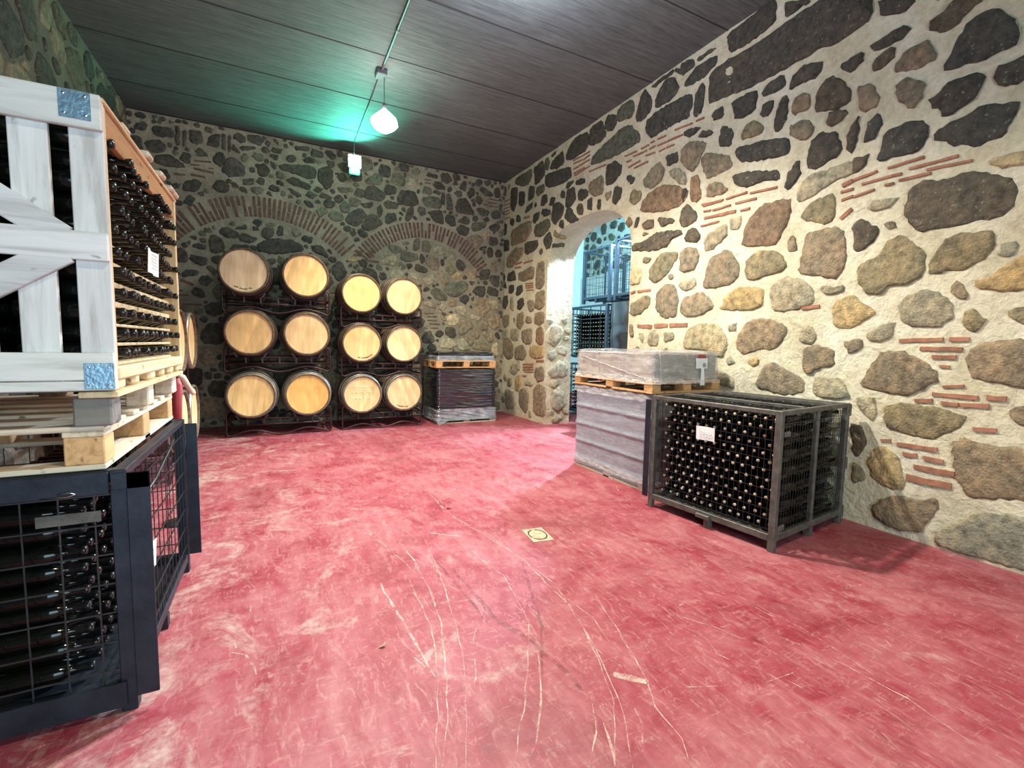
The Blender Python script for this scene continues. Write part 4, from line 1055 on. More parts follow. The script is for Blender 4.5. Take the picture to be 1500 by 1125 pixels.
def barrel_proto(L, rb, rh, ri, tone, galv=False, writing=None, idx=0):
    """barrel along +y, front head near y=0; r bilge rb, chime rh, head ri"""
    r = empty('oak_barrel', (0, 0, 0), 'oak barrel', 'barrel')
    m = MB(); m.smooth = True
    prof = [(ri - .004, .030), (ri, .002), (ri + .006, 0), (rh, 0)]
    for k in range(1, 24):
        t = k / 24; prof.append((rh + (rb - rh) * math.sin(PI * t) ** .85, L * t))
    prof += [(rh, L), (ri, L), (ri - .004, L - .03)]
    n = 40; RR = []
    m.lathe(prof, n, 'y')
    # stave tone per vertex
    m.c = [tuple(x * (1.0 + .25 * math.sin(int(math.atan2(v[2], v[0]) / (2 * PI) * 26) * 2.3)) for x in (1, 1, 1)) for v in m.v]
    m.build('stave_body', M['stave'], r)
    pl = 9; K = 18; R = Matrix.Rotation(random.uniform(-.5, .5), 4, 'Y')
    for (y, sgn) in ((.026, -1), (L - .026, 1)):
        hm = MB()
        for p in range(pl):
            a = -ri + 2 * ri * p / pl; b = -ri + 2 * ri * (p + 1) / pl
            q = random.uniform(.86, 1.1); hm.col = (tone[0] * q, tone[1] * q, tone[2] * q * random.uniform(.93, 1))
            vs = []
            rr = ri - .002
            for i in range(K + 1):
                x = a + (b - a) * i / K; x = max(-rr, min(rr, x)); z = math.sqrt(max(0, rr * rr - x * x))
                yy = y + (.0012 if i in (0, K) else 0) * (-sgn)
                vs += [(x, yy, -z), (x, yy, z)]
            fs = [(2 * i, 2 * i + 2, 2 * i + 3, 2 * i + 1) if sgn < 0 else (2 * i, 2 * i + 1, 2 * i + 3, 2 * i + 2) for i in range(K)]
            hm.add(vs, fs)
        hm.v = [tuple(R @ Vector(v)) for v in hm.v]
        hm.build('head', M['head'], r)
    def hoop(t0, t1, mat, name='hoop'):
        q = MB(); q.smooth = True
        def rad(t): return (rh + (rb - rh) * math.sin(PI * t) ** .85) if 0 < t < 1 else rh
        a, b = rad(t0) + .0035, rad(t1) + .0035
        q.lathe([(a - .004, L * t0), (a, L * t0), ((a + b) / 2 + .0005, L * (t0 + t1) / 2), (b, L * t1), (b - .004, L * t1)], n, 'y')
        q.build(name, M[mat], r)
    hg = 'hoopg' if galv else 'hoop'
    for (a, b) in ((.004, .050), (.10, .14), (.27, .31), (.69, .73), (.86, .90), (.95, .996)):
        hoop(a, b, hg)
    q = MB(); q.lathe([(.026, rb - .004), (.024, rb + .012), (0, rb + .012)], 14, 'z', Matrix.Translation((0, L / 2, 0)))
    q.build('bung', M['cork'], r)
    if writing:
        q = MB(); rw = random.Random(40 + idx)
        if writing == 'chalk':
            for row in range(3):
                z = ri * (.42 - row * .32); x = -ri * .55
                while x < ri * .5:
                    pts = [(x + k * .009, .0235, z + rw.uniform(-.02, .02) * (1.0 if row else .35)) for k in range(5)]
                    q.tube(pts, .0022, 4); x += .055
            o = q.build('chalk_writing', M['chalk'], r); o['label'] = 'white chalk scribble'
        else:
            a0 = -PI / 2 + (.2 if writing == 'stampr' else -.05)
            for i in range(13):
                a = a0 + (i - 6) * .075; rr = ri * .84
                if rw.random() < .2: continue
                x, z = rr * math.cos(a), rr * math.sin(a)
                q.bar((x - .010, .0235, z + rw.uniform(-.006, .006)), (x + .010, .0235, z + rw.uniform(-.008, .008)), .003, rw.uniform(.006, .014), up=(0, 0, 1))
            o = q.build('stamp_mark', M['black'], r); o['label'] = 'dark stamped lettering along the lower edge'
    return r


def m_head():
    t = NT('pale_oak_head'); v = t.coord((14, 6, 1.4)); f = t.noise(v, 2.0, 6, .6, .5); g = t.noise(t.coord(), 4, 4, .6)
    c = t.mixc(t.vcol(), t.ramp(f, [(.3, (.86, .83, .78)), (.7, (1.12, 1.12, 1.12))]), 1, 'MULTIPLY')
    c = t.mixc(c, t.ramp(g, [(.3, (.82, .76, .66)), (.6, (1.05, 1.05, 1.05))]), .7, 'MULTIPLY')
    t.set(Base_Color=c, Roughness=.6); t.bump(f, .1, .002); return t.m


M['head'] = m_head()
M['chalk'] = m_plain('white_chalk', (.85, .85, .8), .9)


def rack_level(name, cx, y0, y1, zc, pitch, rb, low, label, group, rz=0.0, origin=None, rh=.31):
    """steel tube rack under one pair of barrels; zc = barrel axis height, low = bottom of the rack"""
    r = empty(name, (cx, y0, low), label, 'barrel rack', group, rz)
    hw = pitch * .94; s = rb / .35; T = .013 * s
    zt = zc - low
    rail = zt - rb * .93 - T
    D = y1 - y0
    for yy in (0, D):
        m = MB()
        # outer loop: rounded sides, wavy saddle along the bottom
        def loop():
            p = []; c = .05; top = zt - .20 * s
            p += [(-hw + c + .03, top), (-hw + c, top), (-hw + .012, top - .015), (-hw, top - c)]
            p += [(-hw, top - (top - .04) * k / 5) for k in range(1, 5)]
            p += [(-hw, .05), (-hw + .012, .03), (-hw + .05, .016)]
            for k in range(1, 24):
                x = -hw + .05 + (2 * hw - .1) * k / 24
                ww = abs(math.sin(PI * (x + pitch) / pitch)) if False else (.5 - .5 * math.cos(2 * PI * (x + pitch) / pitch))
                p.append((x, .016 + .075 * s * ww))
            p += [(hw - .05, .016), (hw - .012, .03), (hw, .05)]
            p += [(hw, .04 + (top - .04) * k / 5) for k in range(1, 5)]
            p += [(hw, top - c), (hw - .012, top - .015), (hw - c, top), (hw - c - .03, top)]
            return p
        m.tube([(x, yy, z) for x, z in loop()], T, 8)
        m.build('end_loop', M['rack'], r)
        for zz in (rail, rail - .085 * s):
            m = MB(); m.tube([(-hw, yy, zz), (hw, yy, zz)], T * .9, 8); m.build('cross_rail', M['rack'], r)
        for x in (-hw * .62, -hw * .32, 0, hw * .32, hw * .62):
            m = MB(); m.bar((x, yy, rail - .085 * s), (x, yy, rail), T * 1.5); m.build('rail_stub', M['rack'], r)
        for sx in (-1, 1):
            for q in (-1, 1):
                m = MB(); m.bar((sx * pitch / 2 + q * .16 * s, yy, rail), (sx * pitch / 2 + q * .20 * s, yy, rail + .06 * s), T * 2.2, T * 1.6); m.build('cradle', M['rack'], r)
    for sx, zz in ((-1, rail), (1, rail), (-1, .05), (1, .05)):
        m = MB(); m.tube([(sx * hw, 0, zz), (sx * hw, D, zz)], T, 8); m.build('side_rail', M['rack'], r)
    m = MB(); m.tube([(0, 0, rail - .04), (0, D, rail - .04)], T, 8); m.build('centre_rail', M['rack'], r)
    return r


TN = [(.86, .68, .42), (.88, .60, .27), (.74, .51, .24), (.70, .52, .28), (.80, .59, .27), (.80, .50, .16)]
# left, larger pair of columns; heads face the camera side
AX, AP, AY = .043, .77, 7.75
Azs = (.630, 1.564, 2.453)
names = ('bottom', 'middle', 'top')
spec = {(2, 0): (TN[0], False, 'stamp', 'palest large barrel, top left of the left rack, dark stamped marks low on its head'),
        (2, 1): (TN[1], False, None, 'large honey-coloured barrel at the top right of the left rack'),
        (1, 0): (TN[2], False, None, 'large tan barrel at the middle left of the left rack'),
        (1, 1): (TN[3], False, None, 'large greyish barrel with a slanting dark stain, middle right of the left rack'),
        (0, 0): (TN[4], True, None, 'large yellowish barrel with grey hoop at the bottom left of the left rack'),
        (0, 1): (TN[5], True, None, 'large golden orange barrel with grey hoop at the bottom right of the left rack')}
for k, z in enumerate(Azs):
    low = 0 if k == 0 else z - .60
    rack_level('barrel_rack', AX, AY + .14, AY + .78, z, AP, .374, low, 'maroon steel tube rack, %s tier of the left, larger barrel stack' % names[k], 'tube racks of the left barrel stack')
    for i in (0, 1):
        t, gv, wr, lb = spec[k, i]
        b = barrel_proto(1.0, .372, .324, .303, t, gv, wr, 10 + k * 2 + i)
        b.location = (AX + (i - .5) * AP - (.05 if k == 2 and i == 0 else 0), AY + (.03 if k == 2 and i == 0 else 0), z); b.rotation_euler = (0, 0, math.radians(-2 if k == 2 and i == 0 else 0)); b['label'] = lb; b['group'] = 'large barrels on the left rack'
BXc, BP, BY = 1.603, .70, 7.80
Bzs = (.601, 1.442, 2.246)
SB = [(.80, .56, .24), (.80, .60, .33), (.80, .57, .27), (.82, .64, .36), (.76, .57, .29), (.80, .63, .35)]
spec = {(2, 0): (SB[0], False, None, 'smaller evenly golden barrel at the top left of the right rack'),
        (2, 1): (SB[1], False, None, 'smaller barrel with paler upright planks at the top right of the right rack'),
        (1, 0): (SB[2], False, 'stampr', 'smaller barrel with small dark mark low on its head, middle left of right rack'),
        (1, 1): (SB[3], False, None, 'smaller pale barrel at the middle right of the right rack'),
        (0, 0): (SB[4], True, 'chalk', 'smaller barrel with faint white chalk writing, bottom left of the right rack'),
        (0, 1): (SB[5], True, 'stamp', 'smaller blotchy pale barrel at the bottom right of the right rack')}
for k, z in enumerate(Bzs):
    low = 0 if k == 0 else z - .565
    rack_level('barrel_rack', BXc, BY + .12, BY + .72, z, BP, .35, low, 'maroon steel tube rack, %s tier of the right, smaller barrel stack' % names[k], 'tube racks of the right barrel stack')
    for i in (0, 1):
        t, gv, wr, lb = spec[k, i]
        b = barrel_proto(.92, .349, .306, .288, t, gv, wr, 20 + k * 2 + i)
        b.location = (BXc + (i - .5) * BP, BY + (.04 if i else 0), z); b['label'] = lb; b['group'] = 'smaller barrels on the right rack'
# barrels on the left wall behind the crate, heads towards +x
for k, z in enumerate((.60, 1.435)):
    rk = rack_level('barrel_rack', 0, 0, .60, z, .68, .35, 0 if k == 0 else z - .56, 'maroon steel tube rack under barrels on the left wall, %s tier' % names[k], 'tube racks on the left wall', PI / 2)
    rk.location = (-.97, 6.13, rk.location.z)
    for i in (0, 1):
        b = barrel_proto(.90, .338, .318, .300, (.80, .62, .34), True, None, 30 + k * 2 + i)
        b.rotation_euler = (0, 0, PI / 2); b.location = (-.86, 5.79 + i * .68, z)
        b['label'] = '%s barrel seen edge-on behind the bottle crate, %s row on the left wall' % (('nearer', 'farther')[i], ('lower', 'upper')[k])
        b['group'] = 'barrels on the left wall'

# hose-shaped stand-in for a near barrel's cream rim and red bilge
hs = empty('wash_hose', (-.70, 4.35, 0), 'cream hose arched over a red sleeve behind the left bottle cage', 'hose')
m = MB(); m.tube([(-.09, .1, 1.06), (-.07, .06, 1.13), (-.03, .03, 1.17), (.015, 0, 1.18), (.045, .0, 1.16), (.06, .06, 1.10), (.065, .2, 1.03), (.04, .5, .985), (-.02, .9, .97), (-.12, 1.2, .965)], .021, 10)
m.build('hose', M['cream'], hs)
m = MB(); m.tube([(.005, -.02, 1.15), (.012, -.025, 1.1), (.005, -.03, .95), (0, -.03, .70)], [.026, .034, .034, .03], 12); m.build('sleeve', M['red'], hs)
m = MB(); m.tube([(0, -.03, .70), (0, -.03, .66)], [.022, .026], 12); m.build('nozzle', M['chrome'], hs)
m = MB(); m.tube([(-.02, -.005, .02), (-.02, -.005, 1.14)], .008, 8); m.lathe([(0, 0), (.11, 0), (.10, .015), (0, .018)], 20, 'z', Matrix.Translation((-.02, -.005, 0))); m.build('stand', M['black'], hs)

# --------------------------------------------- left cage, pallet and crate
LX0, LX1, LY0, LY1, LH = -1.62, -.515, 2.17, 3.42, .965
lc = cage('wine_cage', (LX0, LY0, 0), 0, LX1 - LX0, LY1 - LY0, LH, 'blacksteel',
          'blue-black steel wire cage of dark bottles under the wooden crate at the left', None, (13, 7), (10, 7), top=False, post=.05, thin=.0020, foot=.07)
W_ = LX1 - LX0; D_ = LY1 - LY0
m = MB(); m.box(W_ + .001, W_ + .072, -.012, -.002, .06, LH - .012, .002); m.box(W_ - .045, W_ + .072, -.012, -.002, LH - .075, LH - .012, .002)
m.build('corner_flange', M['blacksteel'], lc)
m = MB(); m.box(W_ + .001, W_ + .062, D_ - .01, D_, .10, LH - .03, .002); m.build('corner_flange', M['blacksteel'], lc)
m = MB(); m.box(0, W_ - .05, -.014, -.001, LH - .085, LH - .005, .002); m.build('front_rail', M['blacksteel'], lc)
m = MB(); m.box(0, W_ - .03, -.014, -.001, .03, .13, .002); m.build('front_rail', M['blacksteel'], lc)
m = MB(); m.box(W_ - .26, W_ - .08, .001, .006, .775, .815)
m.build('hinge_plate', M['greysteel'], lc)
m = MB(); m.tube([(W_ - .24, -.012, .885), (W_ - .16, -.02, .885), (W_ - .14, -.02, .893), (W_ - .16, -.02, .90), (W_ - .19, -.02, .895)], .003, 6); m.build('wire_hook', M['chrome'], lc)
m = MB(); m.tube([(W_ + .012, .1, .80), (W_ + .02, .35, .83), (W_ + .02, .65, .89), (W_ + .015, .80, .92)], .006, 6); m.build('tension_wire', M['wire'], lc)
for j in range(10):
    for i in range(10):
        z = .175 + j * .078; y = LY0 + .085 + i * .083 + (.028 if j % 2 else 0)
        put_capped((-.965 + random.uniform(-.012, .012), y, z), PI, 'dark glossy wine bottle lying across the blue-black cage at the left',
                   'bottles in the blue-black cage')
paper('paper_label', (LX1 + .035, LY0 + .13, .55), (0, 1, 0), (0, .12, 1), .15, .115, 'white paper label curling off the side of the blue-black cage at the left', 3)

lp = pallet('wooden_pallet', -1.62, -.575, 2.185, 3.44, .967, .165, 'pale', 'rough pale pallet between the blue-black cage and the wooden crate', blocks='orange_y')
m = MB(); m.box(.121, .92, 1.20, 1.22, .021, .124); m.build('back_board', M['brownwood'], lp)  # dark board added to shade the see-through gap between the blocks

# wooden crate; its own base has blocks, boards and a floor slab
CR = empty('bottle_crate', (0, 0, 0), 'large weathered wooden crate with braced planks and metal corner plates, full of bottles', 'crate')
cx0, cx1, cy0, cy1 = -1.62, -.52, 2.12, 3.46


def part(name, mat, fn, label=None):
    m = MB(); fn(m); o = m.build(name, M[mat], CR)
    if label: o['label'] = label
    return o


# front frame (cool daylight tint put into its boards)
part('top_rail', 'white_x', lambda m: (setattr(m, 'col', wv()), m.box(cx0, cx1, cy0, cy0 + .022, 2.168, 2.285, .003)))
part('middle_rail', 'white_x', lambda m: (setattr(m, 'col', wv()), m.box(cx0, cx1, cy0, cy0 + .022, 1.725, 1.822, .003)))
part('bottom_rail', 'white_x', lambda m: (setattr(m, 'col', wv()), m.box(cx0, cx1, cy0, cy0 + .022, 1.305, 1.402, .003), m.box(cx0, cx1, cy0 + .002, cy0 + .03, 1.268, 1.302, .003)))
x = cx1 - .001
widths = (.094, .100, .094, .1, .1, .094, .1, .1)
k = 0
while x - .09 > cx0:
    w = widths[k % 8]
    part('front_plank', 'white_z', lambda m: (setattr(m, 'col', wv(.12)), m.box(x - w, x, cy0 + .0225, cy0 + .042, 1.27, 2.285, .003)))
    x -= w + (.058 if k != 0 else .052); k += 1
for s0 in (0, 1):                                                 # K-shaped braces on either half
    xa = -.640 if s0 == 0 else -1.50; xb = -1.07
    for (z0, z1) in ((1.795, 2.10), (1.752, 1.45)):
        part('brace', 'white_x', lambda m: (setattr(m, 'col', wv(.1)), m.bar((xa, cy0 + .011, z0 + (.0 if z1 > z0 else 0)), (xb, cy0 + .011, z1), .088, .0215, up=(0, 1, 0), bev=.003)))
# far face, left and side posts
part('back_frame', 'pale_x', lambda m: [m.box(cx0, cx1 - .002, cy1 - .022, cy1, a, b, .003) for a, b in ((1.268, 1.39), (1.72, 1.82), (2.17, 2.27))])
part('corner_post', 'yellow_z', lambda m: m.box(cx1 - .09, cx1, cy1 - .05, cy1 - .0225, 1.268, 2.27, .003))
part('corner_post', 'yellow_z', lambda m: m.box(cx1 - .045, cx1 - .003, cy0 + .0425, cy0 + .065, 1.268, 2.27, .003))
part('corner_post', 'yellow_z', lambda m: m.box(cx0, cx0 + .09, cy1 - .05, cy1 - .0225, 1.268, 2.27, .003))
part('back_plank', 'brownwood', lambda m: [m.box(cx0 + .1 + i * .145, cx0 + .2 + i * .145, cy1 - .05, cy1 - .0225, 1.268, 2.27, .003) for i in range(6)])
part('left_side', 'pale_y', lambda m: [m.box(cx0, cx0 + .02, cy0 + .045, cy1 - .05, 1.34 + i * .13, 1.45 + i * .13, .003) for i in range(7)])
part('top_side_board', 'orange_y', lambda m: (setattr(m, 'col', (.72, .62, .55)), m.box(cx1 - .028, cx1 - .006, cy0 + .045, cy1 - .05, 2.17, 2.268, .003)))
part('top_edge_board', 'yellow_y', lambda m: m.box(cx1 - .11, cx1 + .004, cy0 + .023, cy1 - .001, 2.270, 2.288, .004))
part('lid_board', 'pale_x', lambda m: [m.box(cx0 + .002, cx1 + (.02 if i else 0.0), y, y + .09, 2.289, 2.318, .01) for i, y in enumerate((2.42, 2.72, 3.0, 3.25, 3.36))])
part('metal_plate', 'galv', lambda m: m.box(-.628, -.545, cy0 - .004, cy0 - .0005, 2.192, 2.282, .001), 'blue-grey galvanised plate with nail heads at the top corner')
part('metal_plate', 'galv', lambda m: m.box(-.603, -.521, cy0 - .004, cy0 - .0005, 1.275, 1.366, .001), 'blue-grey galvanised plate with nail heads at the bottom corner')


def nails(m):
    m.smooth = True
    for (x0, x1, z0, z1) in ((-.628, -.545, 2.192, 2.282), (-.603, -.521, 1.275, 1.366)):
        for i in range(2):
            for j in range(2):
                m.lathe([(0, -.003), (.0042, 0)][::-1] + [(0, -.003)], 8, 'y', Matrix.Translation((x0 + .014 + i * (x1 - x0 - .028), cy0 - .004, z0 + .014 + j * (z1 - z0 - .028))))


part('nail_head', 'chrome', nails)
part('floor_slab', 'yellow_y', lambda m: m.box(cx0 + .03, cx1 - .001, cy0 + .045, cy1 - .055, 1.318, 1.352, .01))
part('floor_slab', 'yellow_y', lambda m: m.box(cx1 - .02, cx1 + .004, cy0 + .045, cy1, 1.300, 1.352, .01))
for i, y in enumerate((2.165, 2.40, 2.66, 2.90, 3.10, 3.34)):
    part('spacer_block', 'yellow_y', lambda m: (setattr(m, 'col', wv(.2)), m.box(cx1 - .09, cx1 - .004, y, y + (.08 if i % 2 else .11), 1.262, 1.3175, .012)))
part('base_board', 'yellow_y', lambda m: m.box(cx1 - .11, cx1 + .002, cy0 + .02, cy1, 1.240, 1.2615, .003))
part('base_board', 'yellow_y', lambda m: (m.box(cx0, cx0 + .1, cy0 + .02, cy1, 1.240, 1.2615, .003), m.box(-1.12, -1.02, cy0 + .02, cy1, 1.240, 1.2615, .003)))
for (x0_, x1_, y0_, y1_, mt) in ((-.655, -.545, cy0 + .045, cy0 + .16, 'greywood'), (-.64, -.55, 2.74, 2.85, 'pale_y'), (-.64, -.55, 3.32, 3.43, 'pale_y'),
                                 (-1.13, -1.02, cy0 + .06, cy0 + .17, 'greywood'), (-1.62, -1.51, cy0 + .06, cy0 + .17, 'greywood'), (-1.13, -1.02, 3.3, 3.41, 'brownwood'), (-1.62, -1.51, 3.3, 3.41, 'brownwood')):
    part('base_block', mt, lambda m: m.box(x0_, x1_, y0_, y1_, 1.1335, 1.2395, .006))
part('base_plank', 'greywood', lambda m: m.box(cx0, cx1 - .02, cy0 + .04, cy0 + .15, 1.262, 1.267, 0))
# slats between the bottle rows
for j in range(11):
    z = 1.3525 + j * .0765
    part('row_slat', 'yellow_y', lambda m: m.box(cx1 - .092, cx1 - .045, cy0 + .07, cy1 - .06, z - .004, z + .008 + (.010 if 2 < j < 6 else 0), .002))
for j in range(11):
    z = 1.3525 + j * .0765 + .048
    for i in range(12):
        if j == 10 and i % 5 == 1: continue
        y = cy0 + .115 + i * .1 + (.035 if j % 2 else 0)
        if y > cy1 - .09: continue
        put_capped((-.81 + random.uniform(-.012, .012), y, z), PI, 'dark wine bottle lying neck outwards in the slatted rows of the wooden crate', 'bottles in the wooden crate')
paper('paper_label', (cx1 + .035, cy0 + .485, 1.795), (0, 1, 0), (0, 0, 1), .195, .105, 'white paper label hanging in front of the bottle rows of the wooden crate', 5)
back = []
for j in range(11):
    for i in range(12):
        y = cy0 + .115 + i * .1
        if y < cy1 - .09: back.append(((-1.13, y, 1.40 + j * .0765), PI)); 
    for i in range(12):
        y = cy0 + .115 + i * .1
        if i == 0: back.append(((-1.46, y, 1.40 + j * .0765), PI))
bottle_mass('bottle_stack', back, 0, 'dark bottles deep inside the wooden crate, behind the planked front', seg=8, cork=False)

# -------------------------------------------------- lamps and conduit
cd = empty('ceiling_conduit', (1.25, 0, HZ), 'grey conduit running along the ceiling to the hanging lamp', 'conduit')
m = MB(); m.tube([(0, FY + .5, -.02), (0, 6.12, -.02)], .014, 8); m.tube([(0, 6.28, -.02), (.01, 8.46, -.02)], .009, 8); m.build('tube', M['conduit'], cd)
m = MB(); m.box(-.065, .065, 6.12, 6.28, -.07, -.001, .008); m.build('junction_box', M['conduit'], cd)
m = MB()
for y in (-1, .6, 2.2, 3.8, 5.3): m.box(-.022, .022, y, y + .02, -.036, -.001, .003)
m.build('clip', M['conduit'], cd)


def pendant(x, y, z, label, top):
    r = empty('pendant_lamp', (x, y, z), label, 'lamp', 'hanging lamps')
    m = MB(); m.tube([(0, 0, .16), (0, 0, top - z)], .0045, 6); m.build('cord', M['black'], r)
    m = MB(); m.lathe([(0, .22), (.022, .22), (.028, .19), (.03, .14), (0, .14)], 14); m.build('socket', M['conduit'], r)
    m = MB(); m.lathe([(.03, .145), (.06, .115), (.11, .075), (.165, .02), (.17, -.03), (.12, -.085), (.06, -.12), (0, -.13)], 8, 'z', None, False); m.build('glass_shade', M['lamp'], r)
    return r


pendant(1.29, 6.20, 4.26, 'hanging lamp with a blinding white faceted glass shade', HZ - .07)
g = empty('green_lamp', (1.26, 8.50, 4.51), 'square lamp glowing white-green near the ceiling at the back wall', 'lamp')
m = MB(); m.box(-.115, .115, -.03, .05, -.10, .13, .02); m.build('housing', M['conduit'], g)
m = MB(); m.box(-.10, .10, -.045, -.031, -.085, .115, .006); m.build('lens', M['green'], g)
m = MB(); m.box(-.085, .085, -.04, .03, -.19, -.101, .01); m.build('lower_lens', M['greendim'], g)
m = MB(); m.tube([(0, .01, .13), (.0, .01, HZ - 4.51 - .001)], .008, 6); m.build('stem', M['conduit'], g)

# ------------------------------------------------------- small floor things
fd = empty('floor_drain', (1.765, 2.95, 0), 'yellowed square drain plate with a black ring set in the red floor', 'drain', None, -.12)
m = MB(); m.box(-.085, .085, -.12, .12, .0002, .004, .001); m.build('plate', M['drain'], fd)
m = MB(); K = 40
for i in range(K):
    if i in (9, 10, 23): continue
    a, b = 2 * PI * i / K, 2 * PI * (i + 1) / K; r0, r1 = .062, .072
    m.add([((r0) * math.cos(a), r0 * 1.35 * math.sin(a), .0046), (r1 * math.cos(a), r1 * 1.35 * math.sin(a), .0046), (r1 * math.cos(b), r1 * 1.35 * math.sin(b), .0046), (r0 * math.cos(b), r0 * 1.35 * math.sin(b), .0046)], [(0, 1, 2, 3)])
m.build('ring', M['black'], fd)
m = MB(); m.smooth = True; vs = []
for i in range(9):
    for j in range(3):
        t = i / 8; w = .011 * math.sin(PI * min(1, t + .08)) * (j - 1)
        vs.append((.405 + .05 * t + .01 * math.sin(5 * t), 2.13 + w + .02 * t * t, .004 + .014 * math.sin(PI * t) * (1 if j == 1 else .45)))
m.add(vs, [(3 * i + j, 3 * i + 3 + j, 3 * i + 4 + j, 3 * i + 1 + j) for i in range(8) for j in range(2)])
tag(m.build('dry_leaf', M['leaf']), 'small curled dry leaf lying on the red floor', 'leaf')
m = MB(); m.smooth = True; m.lathe([(0, 0), (.022, .0), (.02, .008), (0, .011)], 10, 'z', Matrix.Translation((1.336, 3.77, .001)))
tag(m.build('red_disc', M['redcloth']), 'tiny dark red disc lying on the floor beyond the scratches', 'disc')

# -------------------------------------------------- the next room
gl = 'blue-lit steel cages in the next room'
for (nm, x, y, z, w, d, h, lb) in (('wine_cage', 5.62, 7.02, 0, 1.1, 1.38, 1.10, 'lower blue-lit cage of bottles seen through the archway'),
                                   ('wine_cage', 5.62, 7.02, 1.16, 1.1, 1.38, 1.12, 'middle blue-lit cage of bottles seen through the archway'),
                                   ('wine_cage', 5.62, 6.98, 2.32, 1.1, .88, 1.06, 'topmost empty steel cage seen through the archway'),
                                   ('wine_cage', 5.62, 5.80, 2.32, 1.1, 1.06, 1.12, 'upper right steel cage seen at the edge of the archway')):
    cage('wine_cage', (x, y, z), 0, w, d, h, 'bluesteel', lb, gl, (4 if z < 2 else 12, 2 if z < 2 else 9), (12, 5), top=False, post=.06, thin=.006 if z < 2 else .002)
for (y, d, z) in ((7.02, 1.38, 0), (7.02, 1.38, 1.16)):
    sp = []
    for j in range(11):
        for i in range(15):
            sp.append(((6.06, y + .10 + i * .084, z + .15 + j * .079), 0))
    bottle_mass('bottle_stack', sp, 0, 'rows of dark bottles inside the %s cage through the archway' % ('lower' if z == 0 else 'middle'), seg=8)
m = MB(); shell(m, 5.6, 6.7, 5.75, 6.88, 0, 2.28, lambda s, p, z, nn: .01 + .02 * noise.noise(Vector((p.x * 2, p.y * 2, z * 9))), 40, .08)
tag(m.build('wrapped_load', M['blackfilm']), 'tall black-wrapped stack beyond the archway', 'wrapped load')
ch = empty('red_trolley', (4.72, 6.42, 0), 'dark red trolley with grey wheels just beyond the archway', 'trolley')
m = MB(); m.bar((0, 0, .42), (.10, -.32, .98), .05, .035); m.bar((0, 0, .42), (.55, .05, .42), .04); m.box(-.02, .60, -.30, .06, .93, .98, .02); m.build('frame', M['redcloth'], ch)
m = MB(); m.box(.02, .58, -.28, .04, .20, .90, .02); m.build('body', M['black'], ch)
for (x, y) in ((.05, .02), (.5, .02), (.05, -.26), (.5, -.26)):
    m = MB(); m.lathe([(0, -.02), (.08, -.02), (.09, -.01), (.09, .01), (.08, .02), (0, .02)], 20, 'y', Matrix.Translation((x, y, .091))); m.build('wheel', M['black'], ch)
m = MB(); m.tube([(.0, .05, .55), (-.05, .10, .40), (-.06, .12, .30), (-.02, .12, .2), (.05, .10, .18)], .015, 8); m.build('cable', M['conduit'], ch)

# =================================================================== lights
def light(kind, name, loc, energy, col, **k):
    l = bpy.data.lights.new(name, kind); l.energy = energy; l.color = col
    for a, v in k.items(): setattr(l, a, v)
    o = bpy.data.objects.new(name, l); COL.objects.link(o); o.location = loc
    return o


def aim(o, tgt):
    d = Vector(tgt) - o.location; o.rotation_euler = d.to_track_quat('-Z', 'Y').to_euler()


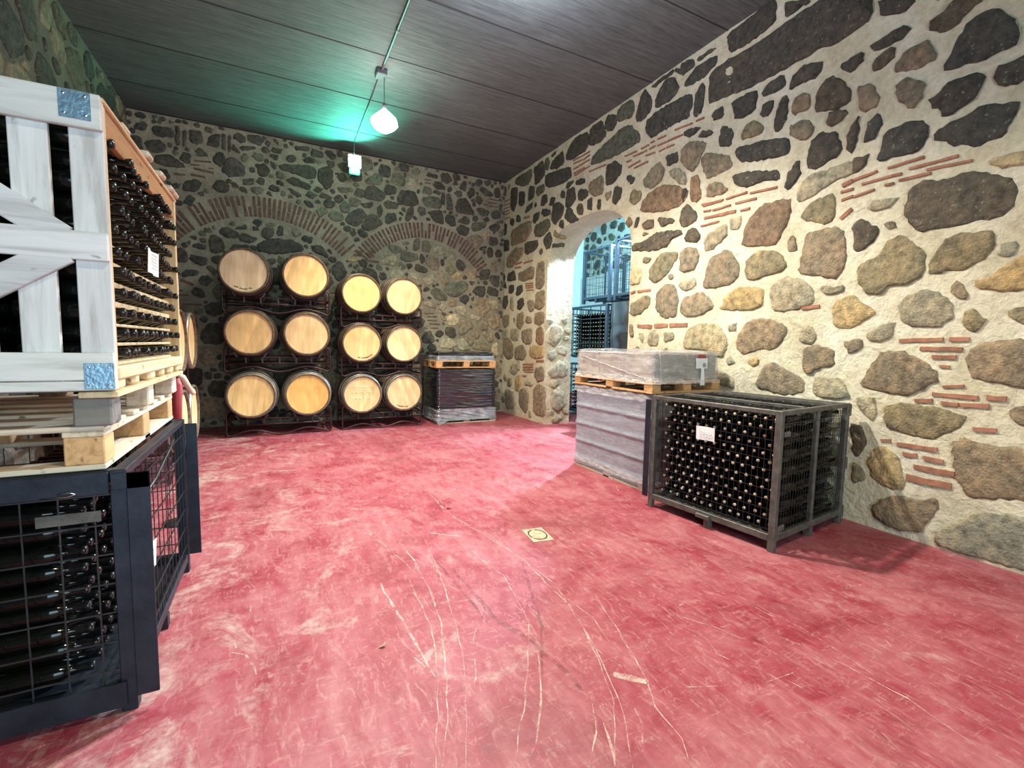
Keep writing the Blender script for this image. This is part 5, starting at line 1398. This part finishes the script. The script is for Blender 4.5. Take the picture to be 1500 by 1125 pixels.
WARM = (1.0, .87, .66)
a = light('SPOT', 'pendant_light', (1.29, 6.20, 4.10), 440, WARM, spot_size=math.radians(148), spot_blend=.6, shadow_soft_size=.10); aim(a, (2.5, 5.9, 0))
light('POINT', 'pendant_glow', (1.29, 6.20, 4.02), 14, (1, .95, .88), shadow_soft_size=.12)
a = light('SPOT', 'overhead_light', (1.95, 3.6, 4.2), 700, (1.0, .95, .86), spot_size=math.radians(140), spot_blend=.75, shadow_soft_size=.07); aim(a, (2.6, 3.6, 0))
light('POINT', 'overhead_glow', (1.95, 3.7, 4.35), 95, (.80, .84, 1.0), shadow_soft_size=.12)
a = light('SPOT', 'rear_light', (1.3, .3, 4.2), 260, (1.0, .84, .62), spot_size=math.radians(140), spot_blend=.8, shadow_soft_size=.12); aim(a, (1.5, .6, 0))
a = light('SPOT', 'green_light', (1.26, 8.36, 4.26), 145, (.10, 1.0, .68), spot_size=math.radians(128), spot_blend=.45, shadow_soft_size=.05); aim(a, (.85, 7.85, 4.86))
light('POINT', 'green_spill', (1.26, 8.38, 4.40), 6, (.30, 1.0, .72), shadow_soft_size=.05)
a = light('AREA', 'daylight', (.6, -2.7, 1.6), 170, (.58, .86, 1.0), shape='RECTANGLE', size=3.2, size_y=2.4); aim(a, (0.6, 3, 1.0))
a = light('SPOT', 'next_room_light', (6.3, 6.75, 4.0), 2600, (.62, .80, 1.0), spot_size=math.radians(90), spot_blend=.3, shadow_soft_size=.10); aim(a, (3.4, 5.4, .6))
light('POINT', 'next_room_lamp', (7.7, 7.6, 4.6), 800, (.40, .84, 1.0), shadow_soft_size=.2)
w = bpy.data.worlds.new('dim_room'); SC.world = w; w.use_nodes = True
w.node_tree.nodes['Background'].inputs[0].default_value = (.55, .62, .7, 1); w.node_tree.nodes['Background'].inputs[1].default_value = .06

# =================================================================== camera
yaw, pit, rol, F = map(float, (27.226, 4.877, 1.094, 671.649))
y_, p_, r_ = map(math.radians, (yaw, pit, rol))
fw = Vector((math.sin(y_) * math.cos(p_), math.cos(y_) * math.cos(p_), -math.sin(p_)))
rt = Vector((math.cos(y_), -math.sin(y_), 0)); up = rt.cross(fw)
R_ = rt * math.cos(r_) + up * math.sin(r_); U2 = -rt * math.sin(r_) + up * math.cos(r_)
cam = bpy.data.cameras.new('camera'); co = bpy.data.objects.new('camera', cam); COL.objects.link(co)
co.matrix_world = Matrix(((R_.x, U2.x, -fw.x, 0), (R_.y, U2.y, -fw.y, 0), (R_.z, U2.z, -fw.z, 1.459), (0, 0, 0, 1)))
cam.sensor_fit = 'HORIZONTAL'; cam.sensor_width = 36; cam.lens = F / 1500 * 36; cam.clip_start = .05
SC.camera = co
SC.view_settings.view_transform = 'Standard'
SC.view_settings.look = 'None'
SC.view_settings.exposure = .38
SC.cycles.use_denoising = True
SC.cycles.max_bounces = 6
SC.cycles.transparent_max_bounces = 12
